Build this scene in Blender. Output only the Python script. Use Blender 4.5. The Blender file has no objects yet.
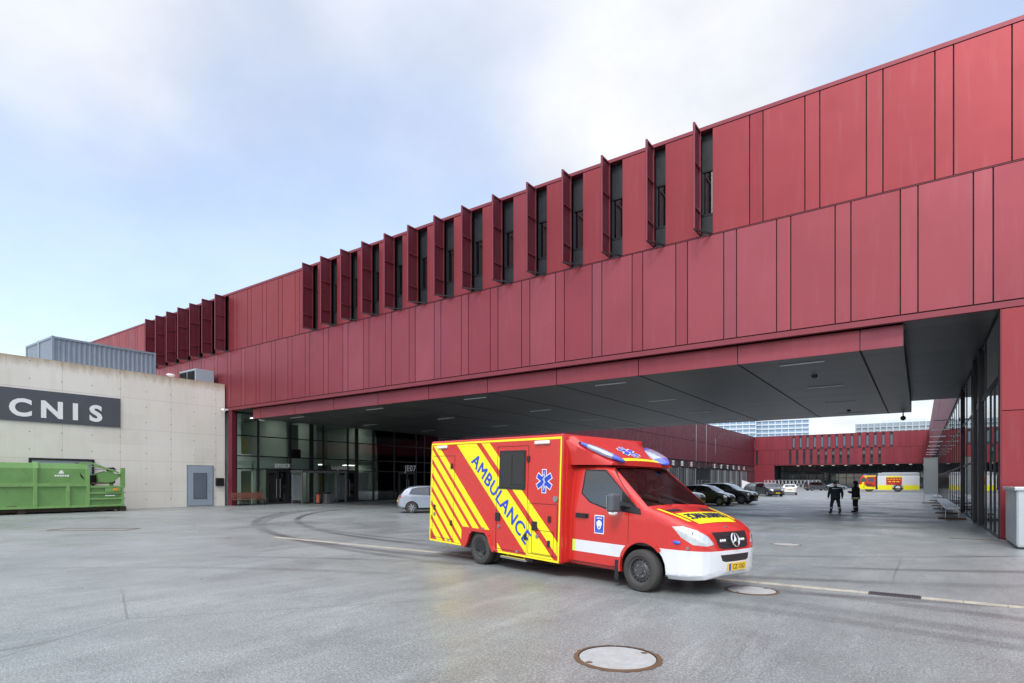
EXPO = 0.32; SKY_LOC = (0.3, 0.9, 0); SKY_SC = 1.0; GROUND_A = (.235, .262, .257); GROUND_B = (.375, .403, .397)
import bpy, bmesh, math, random
from mathutils import Vector, Matrix
random.seed(7)
PI = math.pi
R = math.radians
sc = bpy.context.scene
C = sc.collection

# ------------------------------------------------------------------ materials
class NT:
    def __init__(s, name):
        s.m = bpy.data.materials.new(name); s.m.use_nodes = True
        s.t = s.m.node_tree; s.t.nodes.clear()
        s.out = s.n('ShaderNodeOutputMaterial')
    def n(s, typ, **kw):
        nd = s.t.nodes.new(typ)
        for k, v in kw.items():
            if k[0] == '_': setattr(nd, k[1:], v)
            else:
                key = int(k[1:]) if (k[0] == 'i' and k[1:].isdigit()) else k.replace('_', ' ')
                s.put(nd.inputs[key], v)
        return nd
    def put(s, sock, v):
        if isinstance(v, bpy.types.NodeSocket): s.t.links.new(v, sock)
        elif isinstance(v, bpy.types.Node): s.t.links.new(v.outputs[0], sock)
        else:
            if isinstance(v, tuple) and len(v) == 3 and sock.type == 'RGBA': v = (*v, 1)
            sock.default_value = v
    def math(s, op, a, b=0.0, c=None):
        nd = s.n('ShaderNodeMath', _operation=op); s.put(nd.inputs[0], a); s.put(nd.inputs[1], b)
        if c is not None: s.put(nd.inputs[2], c)
        return nd.outputs[0]
    def mix(s, f, a, b, mode='MIX'):
        nd = s.n('ShaderNodeMix', _data_type='RGBA', _blend_type=mode)
        s.put(nd.inputs[0], f); s.put(nd.inputs[6], a); s.put(nd.inputs[7], b)
        return nd.outputs[2]
    def ramp(s, f, lo, hi, a=0.0, b=1.0):
        nd = s.n('ShaderNodeMapRange'); nd.clamp = True
        for i, v in enumerate((f, lo, hi, a, b)): s.put(nd.inputs[i], v)
        return nd.outputs[0]
    def coord(s, kind='Object', scale=(1, 1, 1), rot=(0, 0, 0)):
        tc = s.n('ShaderNodeTexCoord'); mp = s.n('ShaderNodeMapping')
        s.put(mp.inputs[0], tc.outputs[kind]); mp.inputs[3].default_value = scale; mp.inputs[2].default_value = rot
        return mp.outputs[0]
    def noise(s, vec, scale=1.0, detail=3, rough=.5, out=0):
        nd = s.n('ShaderNodeTexNoise'); s.put(nd.inputs['Vector'], vec)
        nd.inputs['Scale'].default_value = scale; nd.inputs['Detail'].default_value = detail; nd.inputs['Roughness'].default_value = rough
        return nd.outputs[out]
    def finish(s, col, rough=.5, metal=0.0, spec=.5, coat=0.0, bump=None, bstr=.2, bdist=.01, emit=None, estr=0):
        b = s.n('ShaderNodeBsdfPrincipled')
        s.put(b.inputs['Base Color'], col); s.put(b.inputs['Roughness'], rough); s.put(b.inputs['Metallic'], metal)
        s.put(b.inputs['Specular IOR Level'], spec); s.put(b.inputs['Coat Weight'], coat); b.inputs['Coat Roughness'].default_value = .06
        if emit: s.put(b.inputs['Emission Color'], emit); b.inputs['Emission Strength'].default_value = estr
        if bump is not None:
            bp = s.n('ShaderNodeBump'); s.put(bp.inputs['Height'], bump); bp.inputs['Strength'].default_value = bstr; bp.inputs['Distance'].default_value = bdist
            s.t.links.new(bp.outputs[0], b.inputs['Normal'])
        s.t.links.new(b.outputs[0], s.out.inputs[0]); s.b = b
        return s.m

def mat(name, col, rough=.5, metal=0.0, var=.12, vscale=1.5, spec=.5, coat=0.0, dirt=0.0, fine=0.0, inner=None):
    t = NT(name); v = t.coord()
    c = t.mix(t.noise(v, vscale, 4), tuple(x * (1 - var) for x in col), tuple(min(1, x * (1 + var)) for x in col))
    if dirt: c = t.mix(t.ramp(t.noise(v, vscale * 2.3, 5, .65), .5, .78, 0, dirt), c, (.09, .075, .06))
    if inner: c = t.mix(t.n('ShaderNodeNewGeometry').outputs['Backfacing'], c, inner)      # unpainted inside of a shell
    rg = t.ramp(t.noise(v, vscale * 2, 3), .3, .7, rough * .85, min(1, rough * 1.15))
    return t.finish(c, rg, metal, spec, coat, t.noise(v, 60, 3) if fine else None, fine, .004)

def glass(name, tint, refl=1.0, rough=.0, ior=1.5, opa=0.0, opacol=(.02, .02, .02)):
    t = NT(name)
    tr = t.n('ShaderNodeBsdfTransparent'); t.put(tr.inputs[0], tint)
    gl = t.n('ShaderNodeBsdfGlossy'); gl.inputs[0].default_value = (refl, refl, refl, 1); gl.inputs['Roughness'].default_value = rough
    fr = t.n('ShaderNodeFresnel'); fr.inputs[0].default_value = ior
    mx = t.n('ShaderNodeMixShader'); t.put(mx.inputs[0], fr.outputs[0])
    base = tr.outputs[0]
    if opa:
        df = t.n('ShaderNodeBsdfDiffuse'); t.put(df.inputs[0], opacol)
        m2 = t.n('ShaderNodeMixShader'); m2.inputs[0].default_value = opa
        t.t.links.new(tr.outputs[0], m2.inputs[1]); t.t.links.new(df.outputs[0], m2.inputs[2]); base = m2.outputs[0]
    t.t.links.new(base, mx.inputs[1]); t.t.links.new(gl.outputs[0], mx.inputs[2]); t.t.links.new(mx.outputs[0], t.out.inputs[0])
    return t.m

def red_cladding(name, a, b, rough, metal, spec=.5):
    t = NT(name); v = t.coord()
    at = t.n('ShaderNodeAttribute', _attribute_name='rnd')
    c = t.mix(at.outputs['Fac'], a, b)
    c = t.mix(t.ramp(at.outputs['Fac'], .86, .9, 0, .4), c, tuple(x * y for x, y in zip(a, (.72, 1.15, 1.35))))
    c = t.mix(t.ramp(t.noise(v, .35, 3), .35, .7, 0, .35), c, tuple(x * .72 for x in a))
    st = t.noise(t.coord(scale=(3.0, 3.0, .25)), 2.0, 4, .6)
    c = t.mix(t.ramp(st, .55, .8, 0, .14), c, (.34, .16, .17))
    pf = t.math('SINE', t.math('MULTIPLY', t.n('ShaderNodeSeparateXYZ', i0=v).outputs[0], 2 * PI / .09))
    pz = t.math('SINE', t.math('MULTIPLY', t.n('ShaderNodeSeparateXYZ', i0=v).outputs[2], 2 * PI / .09))
    rg = t.ramp(t.noise(v, 1.1, 4), .3, .7, rough * .85, rough * 1.2)
    return t.finish(c, rg, metal, spec, 0, t.math('ADD', t.math('MULTIPLY', t.math('ADD', pf, pz), .12), t.math('MULTIPLY', t.noise(v, .9, 3), 9.0)), .05, .004)

M = {}
M['red_up'] = red_cladding('red_panel_upper', (.245, .029, .037), (.295, .045, .053), .38, .5)
M['red_low'] = red_cladding('red_panel_lower', (.255, .043, .057), (.31, .068, .085), .36, .5)
M['red_trim'] = mat('red_trim', (.215, .038, .052), .42, .35); M['red_dark'] = mat('dark_red_column', (.135, .014, .028), .45, .2)
M['red_shaded'] = mat('shaded_red_mesh', (.125, .018, .032), .5, .2)  # facade red with the shade on the shutters put into the colour
M['far_red'] = red_cladding('red_panel_far', (.19, .014, .026), (.25, .022, .036), .5, .1)
M['wing_red'] = red_cladding('dark_red_cladding', (.105, .010, .022), (.135, .014, .028), .55, .1)  # evenly darker red for the left wing panels
M['gap'] = mat('joint_black', (.012, .010, .012), .8)
M['black'] = mat('black_plastic', (.015, .015, .017), .45)
M['frame'] = mat('anthracite_frame', (.022, .024, .028), .4, .3)
M['spandrel'] = mat('grey_spandrel', (.026, .030, .036), .45, .2)
M['steel'] = mat('steel_grey', (.36, .37, .38), .35, .8)
M['galv'] = mat('galvanised', (.50, .54, .58), .38, .75, .08)
M['white'] = mat('white_paint', (.78, .79, .80), .45, 0, .05)
M['lampw'] = mat('lamp_white', (.85, .86, .85), .4, 0, .03)
M['glass'] = glass('window_glass', (.88, .93, .90), 1.0, ior=1.5)
M['glass_d'] = glass('window_glass_dark', (.16, .20, .21), 1.0, opa=.35)
M['glass_m'] = glass('storefront_glass_right', (.34, .38, .40), 1.0, ior=1.8)
M['glass_f'] = glass('far_glass', (.45, .50, .52), 1.0, ior=1.8, opa=.3, opacol=(.12, .14, .15))
M['blind'] = mat('pale_blind', (.52, .58, .62), .8); M['slit'] = glass('window_slit_glass', (.25, .28, .30), 1.0, ior=2.3, opa=.2, opacol=(.03, .035, .04))
M['car_glass'] = glass('car_glass', (.50, .54, .53), 1.0, ior=2.1)
M['screen'] = glass('screen_glass', (.74, .82, .83), 1.0, ior=1.5, opa=.22, opacol=(.42, .50, .52))
M['milky'] = glass('milky_glass', (.62, .72, .74), 1.0, ior=1.6, opa=.75, opacol=(.60, .67, .69))
M['pale_green'] = mat('pale_green_wall', (.78, .83, .78), .7, 0, .06)
M['grey_wall'] = mat('grey_wall', (.30, .32, .33), .8)
M['yellow_wall'] = mat('wood_shelf', (.45, .38, .16), .7)
M['floor_in'] = mat('inner_floor', (.25, .26, .26), .5)
M['blue_grey'] = mat('blue_grey_metal', (.20, .245, .30), .5, .1, .1, dirt=.15)
M['sign_grey'] = mat('sign_slate', (.075, .083, .10), .55)
M['door_grey'] = mat('door_grey', (.30, .36, .42), .5)
M['green'] = mat('green_paint', (.150, .310, .095), .45, 0, .16, 1.2, dirt=.3)
M['green_l'] = mat('green_paint_worn', (.19, .36, .12), .5, 0, .2, 2, dirt=.35)
M['rust'] = mat('rust', (.125, .066, .034), .85, 0, .4, 6); M['rust_shaded'] = mat('shaded_rust', (.045, .032, .02), .9, 0, .4, 6)  # second rust has the shadow under the press container in its colour
M['wood'] = mat('brown_slats', (.22, .085, .06), .6)
M['orange'] = mat('orange_plastic', (.45, .085, .03), .5)
M['tyre'] = mat('tyre_rubber', (.055, .052, .05), .8, 0, .3, 4, .3)
M['rim_d'] = mat('rim_dark', (.10, .10, .105), .45, .6)
M['rim_l'] = mat('rim_silver', (.55, .57, .60), .3, .8)
M['chrome'] = mat('chrome', (.75, .76, .78), .12, 1.0, .03)
M['a_red'] = mat('ambulance_red', (.56, .024, .018), .26, 0, .04, .8, .5, .6, inner=(.16, .155, .15), dirt=.06)
M['a_yel'] = mat('ambulance_yellow', (.86, .80, .012), .35, 0, .03, 1, .4, .3)
M['a_white'] = mat('ambulance_white', (.68, .70, .73), .3, 0, .04, 1.5, .5, .4, dirt=.12)
M['a_blue'] = mat('decal_blue', (.02, .06, .50), .4, 0, .03); M['a_navy'] = mat('decal_navy', (.02, .03, .16), .45, 0, .03)
M['lens_b'] = mat('lens_blue', (.05, .10, .55), .12, 0, .12, 3, .6, 1)
M['lens_w'] = mat('lens_clear', (.40, .48, .66), .08, .4, .45, 18, .6, 1)
M['hlamp'] = mat('headlamp', (.68, .71, .73), .14, .6, .38, 14, .6, 1)
M['amber'] = mat('amber', (.8, .3, .02), .3)
M['plate'] = mat('plate_yellow', (.80, .52, .03), .45)
M['skin'] = mat('skin', (.50, .30, .22), .6)
M['navy'] = mat('navy_cloth', (.022, .027, .045), .85, fine=.3)
M['blackc'] = mat('black_cloth', (.020, .020, .023), .85, fine=.3)
M['refl'] = mat('reflective_tape', (.70, .72, .72), .5)
M['hivis'] = mat('hivis_yellow', (.62, .72, .05), .6)
M['seat'] = mat('dark_seat', (.075, .075, .08), .8)
for k, c in dict(silver=(.31, .35, .41), c_black=(.012, .013, .016), c_grey=(.10, .11, .125), c_dark=(.045, .047, .05), c_white=(.78, .78, .77), c_hiv=(.7, .72, .1)).items():
    M[k] = mat('paint_' + k, c, .3, .35 if k in ('silver', 'c_grey') else 0, .04, 1, .5, .8, inner=(.04, .04, .045))

# ------------------------------------------------------------------ mesh building
class MB:
    def __init__(s): s.v, s.f, s.mi, s.r = [], [], [], []
    def add(s, vs, fs, m=0, r=0.0):
        b = len(s.v); s.v += [tuple(v) for v in vs]
        for f in fs: s.f.append([b + i for i in f]); s.mi.append(m); s.r.append(r)
        return s
    def poly(s, pts, m=0, r=0.0): return s.add(pts, [range(len(pts))], m, r)
    def box(s, x0, y0, z0, x1, y1, z1, m=0, r=0.0, mx=None):
        vs = [(x, y, z) for z in (z0, z1) for y in (y0, y1) for x in (x0, x1)]
        if mx is not None: vs = [mx @ Vector(v) for v in vs]
        return s.add(vs, [(0, 2, 3, 1), (4, 5, 7, 6), (0, 1, 5, 4), (2, 6, 7, 3), (0, 4, 6, 2), (1, 3, 7, 5)], m, r)
    def tube(s, p0, p1, r0, r1=None, n=12, m=0, cap=True):
        p0, p1 = Vector(p0), Vector(p1); r1 = r0 if r1 is None else r1
        d = (p1 - p0).normalized(); a = d.orthogonal().normalized(); b = d.cross(a)
        vs = [p + (a * math.cos(2 * PI * i / n) + b * math.sin(2 * PI * i / n)) * r for p, r in ((p0, r0), (p1, r1)) for i in range(n)]
        fs = [(i, (i + 1) % n, n + (i + 1) % n, n + i) for i in range(n)]
        if cap: fs += [tuple(reversed(range(n))), tuple(range(n, 2 * n))]
        return s.add(vs, fs, m)
    def bar(s, p0, p1, w, h, m=0):                       # rectangular bar, w horizontal, h the other way
        p0, p1 = Vector(p0), Vector(p1); d = (p1 - p0).normalized()
        up = Vector((0, 0, 1)) if abs(d.z) < .95 else Vector((0, 1, 0))
        a = d.cross(up).normalized() * w / 2; b = a.cross(d).normalized() * h / 2
        vs = [p + q for p in (p0, p1) for q in (-a - b, a - b, a + b, -a + b)]
        return s.add(vs, [(0, 3, 2, 1), (4, 5, 6, 7), (0, 1, 5, 4), (1, 2, 6, 5), (2, 3, 7, 6), (3, 0, 4, 7)], m)
    def prism(s, pts, d, m=0):                           # polygon pts (3-D) extruded by vector d
        n = len(pts); d = Vector(d); vs = [Vector(p) for p in pts] + [Vector(p) + d for p in pts]
        return s.add(vs, [tuple(reversed(range(n))), tuple(range(n, 2 * n))] + [(i, (i + 1) % n, n + (i + 1) % n, n + i) for i in range(n)], m)
    def lathe(s, prof, n=28, m=0, axis='y', c=(0, 0, 0)):  # prof: (radius, along)
        k = len(prof); vs = []
        for i in range(n):
            a = 2 * PI * i / n; ca, sa = math.cos(a), math.sin(a)
            for r, h in prof:
                p = {'y': (r * ca, h, r * sa), 'z': (r * ca, r * sa, h), 'x': (h, r * ca, r * sa)}[axis]
                vs.append((p[0] + c[0], p[1] + c[1], p[2] + c[2]))
        fs = [(i * k + j, i * k + j + 1, ((i + 1) % n) * k + j + 1, ((i + 1) % n) * k + j) for i in range(n) for j in range(k - 1)]
        return s.add(vs, fs, m)
    def ball(s, c, r, n=14, m=0):
        rx, ry, rz = r if isinstance(r, tuple) else (r, r, r); k = n // 2 + 1; vs = []
        for i in range(n):
            for j in range(k):
                a, b = 2 * PI * i / n, PI * j / (k - 1)
                vs.append((c[0] + rx * math.sin(b) * math.cos(a), c[1] + ry * math.sin(b) * math.sin(a), c[2] + rz * math.cos(b)))
        return s.add(vs, [(i * k + j, i * k + j + 1, ((i + 1) % n) * k + j + 1, ((i + 1) % n) * k + j) for i in range(n) for j in range(k - 1)], m)
    def text(s, body, size, fn, m=0, off=0.0, space=1.0, ext=0.0):   # fn(x, y, z) -> point
        cu = bpy.data.curves.new('t', 'FONT'); cu.body = body; cu.size = size; cu.offset = off; cu.align_x = 'CENTER'
        cu.space_character = space; cu.extrude = ext; cu.resolution_u = 4
        o = bpy.data.objects.new('t', cu); C.objects.link(o)
        dg = bpy.context.evaluated_depsgraph_get(); me = bpy.data.meshes.new_from_object(o.evaluated_get(dg))
        s.add([fn(*v.co) for v in me.vertices], [tuple(p.vertices) for p in me.polygons], m)
        bpy.data.objects.remove(o); bpy.data.curves.remove(cu); bpy.data.meshes.remove(me)
        return s
    def build(s, name, mats, parent=None, smooth=False, bevel=0, mx=None, recalc=True, clean=True):
        me = bpy.data.meshes.new(name)
        me.from_pydata([tuple(mx @ Vector(v)) for v in s.v] if mx is not None else s.v, [], s.f)
        for x in (mats if isinstance(mats, (list, tuple)) else [mats]): me.materials.append(M[x] if isinstance(x, str) else x)
        me.polygons.foreach_set('material_index', s.mi)
        at = me.attributes.new('rnd', 'FLOAT', 'FACE'); at.data.foreach_set('value', s.r)
        if recalc:
            bm = bmesh.new(); bm.from_mesh(me)
            if smooth: bmesh.ops.remove_doubles(bm, verts=bm.verts, dist=1e-5)
            bmesh.ops.recalc_face_normals(bm, faces=bm.faces); bm.to_mesh(me); bm.free()
        if smooth: me.shade_smooth() if smooth is True else me.set_sharp_from_angle(angle=R(smooth))
        if smooth and smooth is not True:
            me.shade_smooth(); me.set_sharp_from_angle(angle=R(smooth))
        o = bpy.data.objects.new(name, me); C.objects.link(o)
        if parent is not None: o.parent = parent
        if bevel:
            b = o.modifiers.new('b', 'BEVEL'); b.width = bevel; b.segments = 2; b.limit_method = 'ANGLE'; b.angle_limit = R(40)
        return o

def tag(o, label=None, cat=None, group=None, kind=None):
    for k, v in (('label', label), ('category', cat), ('group', group), ('kind', kind)):
        if v: o[k] = v
    return o
def thing(name, label, cat, loc=(0, 0, 0), rz=0, group=None):
    o = bpy.data.objects.new(name, None); C.objects.link(o); o.location = loc; o.rotation_euler = (0, 0, rz)
    o.empty_display_size = .2
    return tag(o, label, cat, group)
def copy_tree(o, parent=None, loc=None, rz=None, label=None):
    c = o.copy(); C.objects.link(c); c.parent = parent
    for ch in list(o.children): copy_tree(ch, c)
    if loc is not None: c.location = loc
    if rz is not None: c.rotation_euler = (0, 0, rz)
    if label: c['label'] = label
    return c
def clip(poly, x0, x1, z0, z1):                           # convex polygon against a rectangle, 2-D
    for ax, lim, sg in ((0, x0, 1), (0, x1, -1), (1, z0, 1), (1, z1, -1)):
        out = []
        for i in range(len(poly)):
            a, b = poly[i], poly[(i + 1) % len(poly)]
            da, db = (a[ax] - lim) * sg, (b[ax] - lim) * sg
            if da >= 0: out.append(a)
            if da * db < 0:
                t = da / (da - db); out.append((a[0] + (b[0] - a[0]) * t, a[1] + (b[1] - a[1]) * t))
        poly = out
        if len(poly) < 3: return []
    return poly
def lerp_table(tab):
    def f(x):
        if x <= tab[0][0]: return tab[0][1]
        for (a, u), (b, v) in zip(tab, tab[1:]):
            if x <= b: return u + (v - u) * (x - a) / (b - a)
        return tab[-1][1]
    return f

# ---------------------------------------------- shell bodies: loft, cut along planes, split into parts
class Shell:
    def __init__(s, xs, w, zt, zb, belt=1.15, tumble=.13, span=.85, corner=.11, crown=.05, ns=12, nt=9):
        s.w, s.zt, s.zb, s.belt, s.tumble, s.span, s.cr, s.crown = w, zt, zb, belt, tumble, span, corner, crown
        bm = s.bm = bmesh.new(); rings = []
        for x in xs:
            half = s.section(x, ns, nt)
            ring = [bm.verts.new((x, -y, z)) for y, z in half] + [bm.verts.new((x, y, z)) for y, z in reversed(half[1:-1])]
            rings.append(ring)
        for a, b in zip(rings, rings[1:]):
            n = len(a)
            for i in range(n): bm.faces.new((a[i], a[(i + 1) % n], b[(i + 1) % n], b[i]))
        bm.faces.new(rings[0]); bm.faces.new(list(reversed(rings[-1])))
        bmesh.ops.recalc_face_normals(bm, faces=bm.faces)
    def side(s, x, z): return s.w(x) - s.tumble * min(1, max(0, (z - s.belt) / s.span)) ** 1.2
    def section(s, x, ns, nt):
        w, zt, zb = s.w(x), s.zt(x), s.zb(x); h = max(.02, zt - zb); cr = min(s.cr, h * .4, w * .5); bb = min(.07, h * .2)
        pts = [(0, zb), (max(0, w - bb), zb)]
        z1 = zt - s.crown * .6 - cr
        for i in range(ns + 1):
            z = zb + bb + (z1 - zb - bb) * i / ns; pts.append((max(.004, s.side(x, z)), z))
        ws = max(.004, s.side(x, z1)); c2 = min(cr, ws * .6)
        for i in range(1, 6):
            a = PI / 2 * i / 5; pts.append((ws - c2 + c2 * math.cos(a), z1 + cr * math.sin(a)))
        y0, z0 = pts[-1]
        for i in range(1, nt + 1):
            y = y0 * (1 - i / nt); pts.append((y, z0 + (zt - z0) * (1 - (y / y0) ** 2 if y0 > 0 else 1)))
        return pts
    def top(s, x, y):
        half = s.section(x, 12, 9); y = abs(y); best = s.zt(x)
        for a, b in zip(half[6:], half[7:]):
            if min(a[0], b[0]) <= y <= max(a[0], b[0]) and a[0] != b[0]:
                best = a[1] + (b[1] - a[1]) * (y - a[0]) / (b[0] - a[0])
        return best
    def plane(s, co, no):
        bmesh.ops.bisect_plane(s.bm, geom=s.bm.verts[:] + s.bm.edges[:] + s.bm.faces[:], plane_co=co, plane_no=no, dist=1e-5)
    def cut_poly(s, pts, to3, d):                          # 2-D polygon swept along d
        d = Vector(d)
        for i in range(len(pts)):
            a, b = Vector(to3(*pts[i])), Vector(to3(*pts[(i + 1) % len(pts)]))
            s.plane(a, (b - a).cross(d).normalized())
    def split(s, rules, base, parent, mx=None, rest_mat='a_red', smooth_keep=None):
        """rules: (part name or None to drop, predicate(c, n), material); the rest is the base part; parts of one name+key become one mesh"""
        bm = s.bm; bm.normal_update(); bm.verts.ensure_lookup_table()
        nr = {v.index: v.normal.copy() for v in bm.verts}
        bm.verts.index_update(); nr = [v.normal.copy() for v in bm.verts]
        bags = {}
        for f in bm.faces:
            c, n = f.calc_center_median(), f.normal
            for i, (nm, pr, mt) in enumerate(rules):
                if pr(c, n): bags.setdefault((nm, mt if nm and nm[0] != '=' else None), []).append((f, mt)); break
            else: bags.setdefault((base, None), []).append((f, rest_mat))
        res = {}
        def islands(fl):
            own = {f.index: (f, mt) for f, mt in fl}; left = set(own); out = []
            while left:
                st = [left.pop()]; grp = []
                while st:
                    i = st.pop(); grp.append(own[i])
                    for v in own[i][0].verts:
                        for g in v.link_faces:
                            if g.index in left: left.discard(g.index); st.append(g.index)
                if sum(f.calc_area() for f, _ in grp) > 1e-4: out.append(grp)
            return out
        bm.faces.index_update()
        for (nm, _), fl0 in bags.items():
            if nm is None: continue
            nm2 = nm.lstrip('=').split('|')[0]
            for fl in (islands(fl0) if nm2 in ('side_window', 'window_trim', 'headlight', 'tail_light') else [fl0]):
                ids = {}; vs, fs, mi, no, mats = [], [], [], [], []
                for f, mt in fl:
                    if mt not in mats: mats.append(mt)
                    row = []
                    for v in f.verts:
                        if v.index not in ids: ids[v.index] = len(vs); vs.append(v.co.copy()); no.append(nr[v.index])
                        row.append(ids[v.index])
                    fs.append(row); mi.append(mats.index(mt))
                if mx is not None: vs = [mx @ v for v in vs]; no = [mx.to_3x3() @ v for v in no]
                me = bpy.data.meshes.new(nm2); me.from_pydata([tuple(v) for v in vs], [], fs)
                for x in mats: me.materials.append(M[x])
                me.polygons.foreach_set('material_index', mi); me.shade_smooth()
                me.normals_split_custom_set_from_vertices([tuple(n.normalized()) if n.length > 0 else (0, 0, 1) for n in no])
                o = bpy.data.objects.new(nm2, me); C.objects.link(o); o.parent = parent; res.setdefault(nm, o)
        s.bm.free()
        return res
def in_poly(pts):
    a = sum(p[0] * q[1] - q[0] * p[1] for p, q in zip(pts, pts[1:] + pts[:1])); sg = 1 if a > 0 else -1
    def f(x, z):
        return all(((q[0] - p[0]) * (z - p[1]) - (q[1] - p[1]) * (x - p[0])) * sg > 0 for p, q in zip(pts, pts[1:] + pts[:1]))
    return f
def grow(pts, d):
    cx, cz = sum(p[0] for p in pts) / len(pts), sum(p[1] for p in pts) / len(pts)
    r = []
    for x, z in pts:
        v = Vector((x - cx, z - cz)); v = v * (1 + d / v.length); r.append((cx + v.x, cz + v.y))
    return r
def circ(cx, cz, r, n=16): return [(cx + r * math.cos(2 * PI * i / n), cz + r * math.sin(2 * PI * i / n)) for i in range(n)]

def make_wheel(parent, x, y, Rr, wd, rim, side, style='steel'):
    """one wheel: the tyre mesh with rim as its child"""
    t = MB(); h = wd / 2
    t.lathe([(rim, -h * .75), (rim + .02, -h * .95), (Rr - .05, -h), (Rr - .015, -h * .85), (Rr, -h * .6), (Rr, h * .6), (Rr - .015, h * .85), (Rr - .05, h), (rim + .02, h * .95), (rim, h * .75)], 32)
    o = t.build('wheel', ['tyre'], parent, smooth=35); o.location = (x, y, Rr)
    r = MB(); f = side * h
    r.lathe([(rim, f * .75), (rim - .02, f * .7), (rim - .03, f * .35), (rim * .62, f * .45), (rim * .55, f * .62), (rim * .28, f * .62), (rim * .25, f * .8), (.0, f * .8)], 32)
    if style == 'dual':
        r = MB(); r.lathe([(rim, f * .75), (rim - .02, f * .7), (rim - .03, f * .1), (rim * .7, -f * .3), (rim * .62, -f * .35), (rim * .5, -f * .1), (rim * .45, f * .25), (0, f * .25)], 32)
        for i in range(8): a = 2 * PI * i / 8; p = Vector((math.cos(a) * rim * .58, -f * .22, math.sin(a) * rim * .58)); r.tube(p, p + Vector((0, f * .06, 0)), .018, n=8, m=1)
    elif style == 'steel':
        for i in range(16):
            a = 2 * PI * i / 16; p = Vector((math.cos(a) * rim * .78, f * .47, math.sin(a) * rim * .78))
            r.tube(p - Vector((0, f * .1, 0)), p + Vector((0, f * .03, 0)), .014, n=8, m=1)
        for i in range(6):
            a = 2 * PI * i / 6; p = Vector((math.cos(a) * rim * .42, f * .62, math.sin(a) * rim * .42)); r.tube(p, p + Vector((0, f * .1, 0)), .012, n=6, m=2)
    else:
        for i in range(7):
            a = 2 * PI * i / 7; d = Vector((math.cos(a), 0, math.sin(a)))
            r.bar(d * rim * .2 + Vector((0, f * .75, 0)), d * rim * .95 + Vector((0, f * .8, 0)), .05, .03, 2)
    r.build('rim', ['rim_d' if style in ('steel', 'dark', 'dual') else 'c_dark', 'gap', 'steel' if style == 'steel' else 'rim_l'], o, smooth=35)
    return o
# ------------------------------------------------------------------ world, sun, camera
w = bpy.data.worlds.new('World'); sc.world = w; w.use_nodes = True
SUN = Vector((.20, -.70, .74)).normalized()
nt = w.node_tree; nt.nodes.clear()
def wn(t, **k):
    n = nt.nodes.new(t)
    for a, b in k.items(): setattr(n, a, b)
    return n
sky = wn('ShaderNodeTexSky', sky_type='NISHITA', sun_disc=False)
sky.sun_elevation = math.asin(SUN.z); sky.sun_rotation = math.atan2(SUN.x, SUN.y); sky.air_density = 1.0; sky.dust_density = .8
tc = wn('ShaderNodeTexCoord'); sep = wn('ShaderNodeSeparateXYZ'); nt.links.new(tc.outputs['Generated'], sep.inputs[0])
def wm(op, a, b=0.0):
    n = wn('ShaderNodeMath', operation=op)
    for i, v in enumerate((a, b)):
        if isinstance(v, (int, float)): n.inputs[i].default_value = v
        else: nt.links.new(v, n.inputs[i])
    return n.outputs[0]
def wr(f, a, b, c, d):
    n = wn('ShaderNodeMapRange', interpolation_type='SMOOTHSTEP'); nt.links.new(f, n.inputs[0])
    for i, v in enumerate((a, b, c, d)): n.inputs[i + 1].default_value = v
    return n.outputs[0]
zz = wm('ADD', wm('MAXIMUM', sep.outputs[2], 0.0), .35)
cmb = wn('ShaderNodeCombineXYZ'); nt.links.new(wm('DIVIDE', sep.outputs[0], zz), cmb.inputs[0]); nt.links.new(wm('DIVIDE', sep.outputs[1], zz), cmb.inputs[1])
def wnoise(scale, det, rough, loc):
    mp = wn('ShaderNodeMapping'); mp.inputs[1].default_value = loc; nt.links.new(cmb.outputs[0], mp.inputs[0])
    n = wn('ShaderNodeTexNoise'); n.inputs['Scale'].default_value = scale; n.inputs['Detail'].default_value = det; n.inputs['Roughness'].default_value = rough
    nt.links.new(mp.outputs[0], n.inputs['Vector']); return n.outputs[0]
cover = wr(wnoise(SKY_SC, 4, .45, SKY_LOC), .40, .60, .38, 1.0)
soft = wr(wnoise(2.6, 6, .6, (2.3, 7.1, 0)), .3, .7, .88, 1.06)
high = wr(sep.outputs[2], .60, .95, 1.0, 1.9)                      # the overcast layer is brightest overhead
vm = wn('ShaderNodeVectorMath', operation='DOT_PRODUCT'); nt.links.new(tc.outputs['Generated'], vm.inputs[0]); vm.inputs[1].default_value = SUN
glow = wr(vm.outputs['Value'], .55, 1.0, 1.0, 2.1)                  # cloud is brightest around the hidden sun
low = wr(sep.outputs[2], -.02, .22, .86, 1.0)
mul = wm('MULTIPLY', wm('MULTIPLY', soft, low), wm('MULTIPLY', high, glow))
cl = wn('ShaderNodeMix', data_type='RGBA', blend_type='MULTIPLY'); cl.inputs[0].default_value = 1
cl.inputs[6].default_value = (7.9, 8.0, 8.3, 1)
cc = wn('ShaderNodeCombineColor')
for i in range(3): nt.links.new(mul, cc.inputs[i])
nt.links.new(cc.outputs[0], cl.inputs[7])
blue = wn('ShaderNodeMix', data_type='RGBA', blend_type='MULTIPLY'); blue.inputs[0].default_value = 1
nt.links.new(sky.outputs[0], blue.inputs[6]); blue.inputs[7].default_value = (2.2, 2.3, 2.42, 1)
mx = wn('ShaderNodeMix', data_type='RGBA'); nt.links.new(wm('MAXIMUM', cover, wr(sep.outputs[2], .02, .34, .72, 0)), mx.inputs[0]); nt.links.new(blue.outputs[2], mx.inputs[6]); nt.links.new(cl.outputs[2], mx.inputs[7])
bg = wn('ShaderNodeBackground'); bg.inputs[1].default_value = .1; nt.links.new(mx.outputs[2], bg.inputs[0])
wo = wn('ShaderNodeOutputWorld'); nt.links.new(bg.outputs[0], wo.inputs[0])

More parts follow.
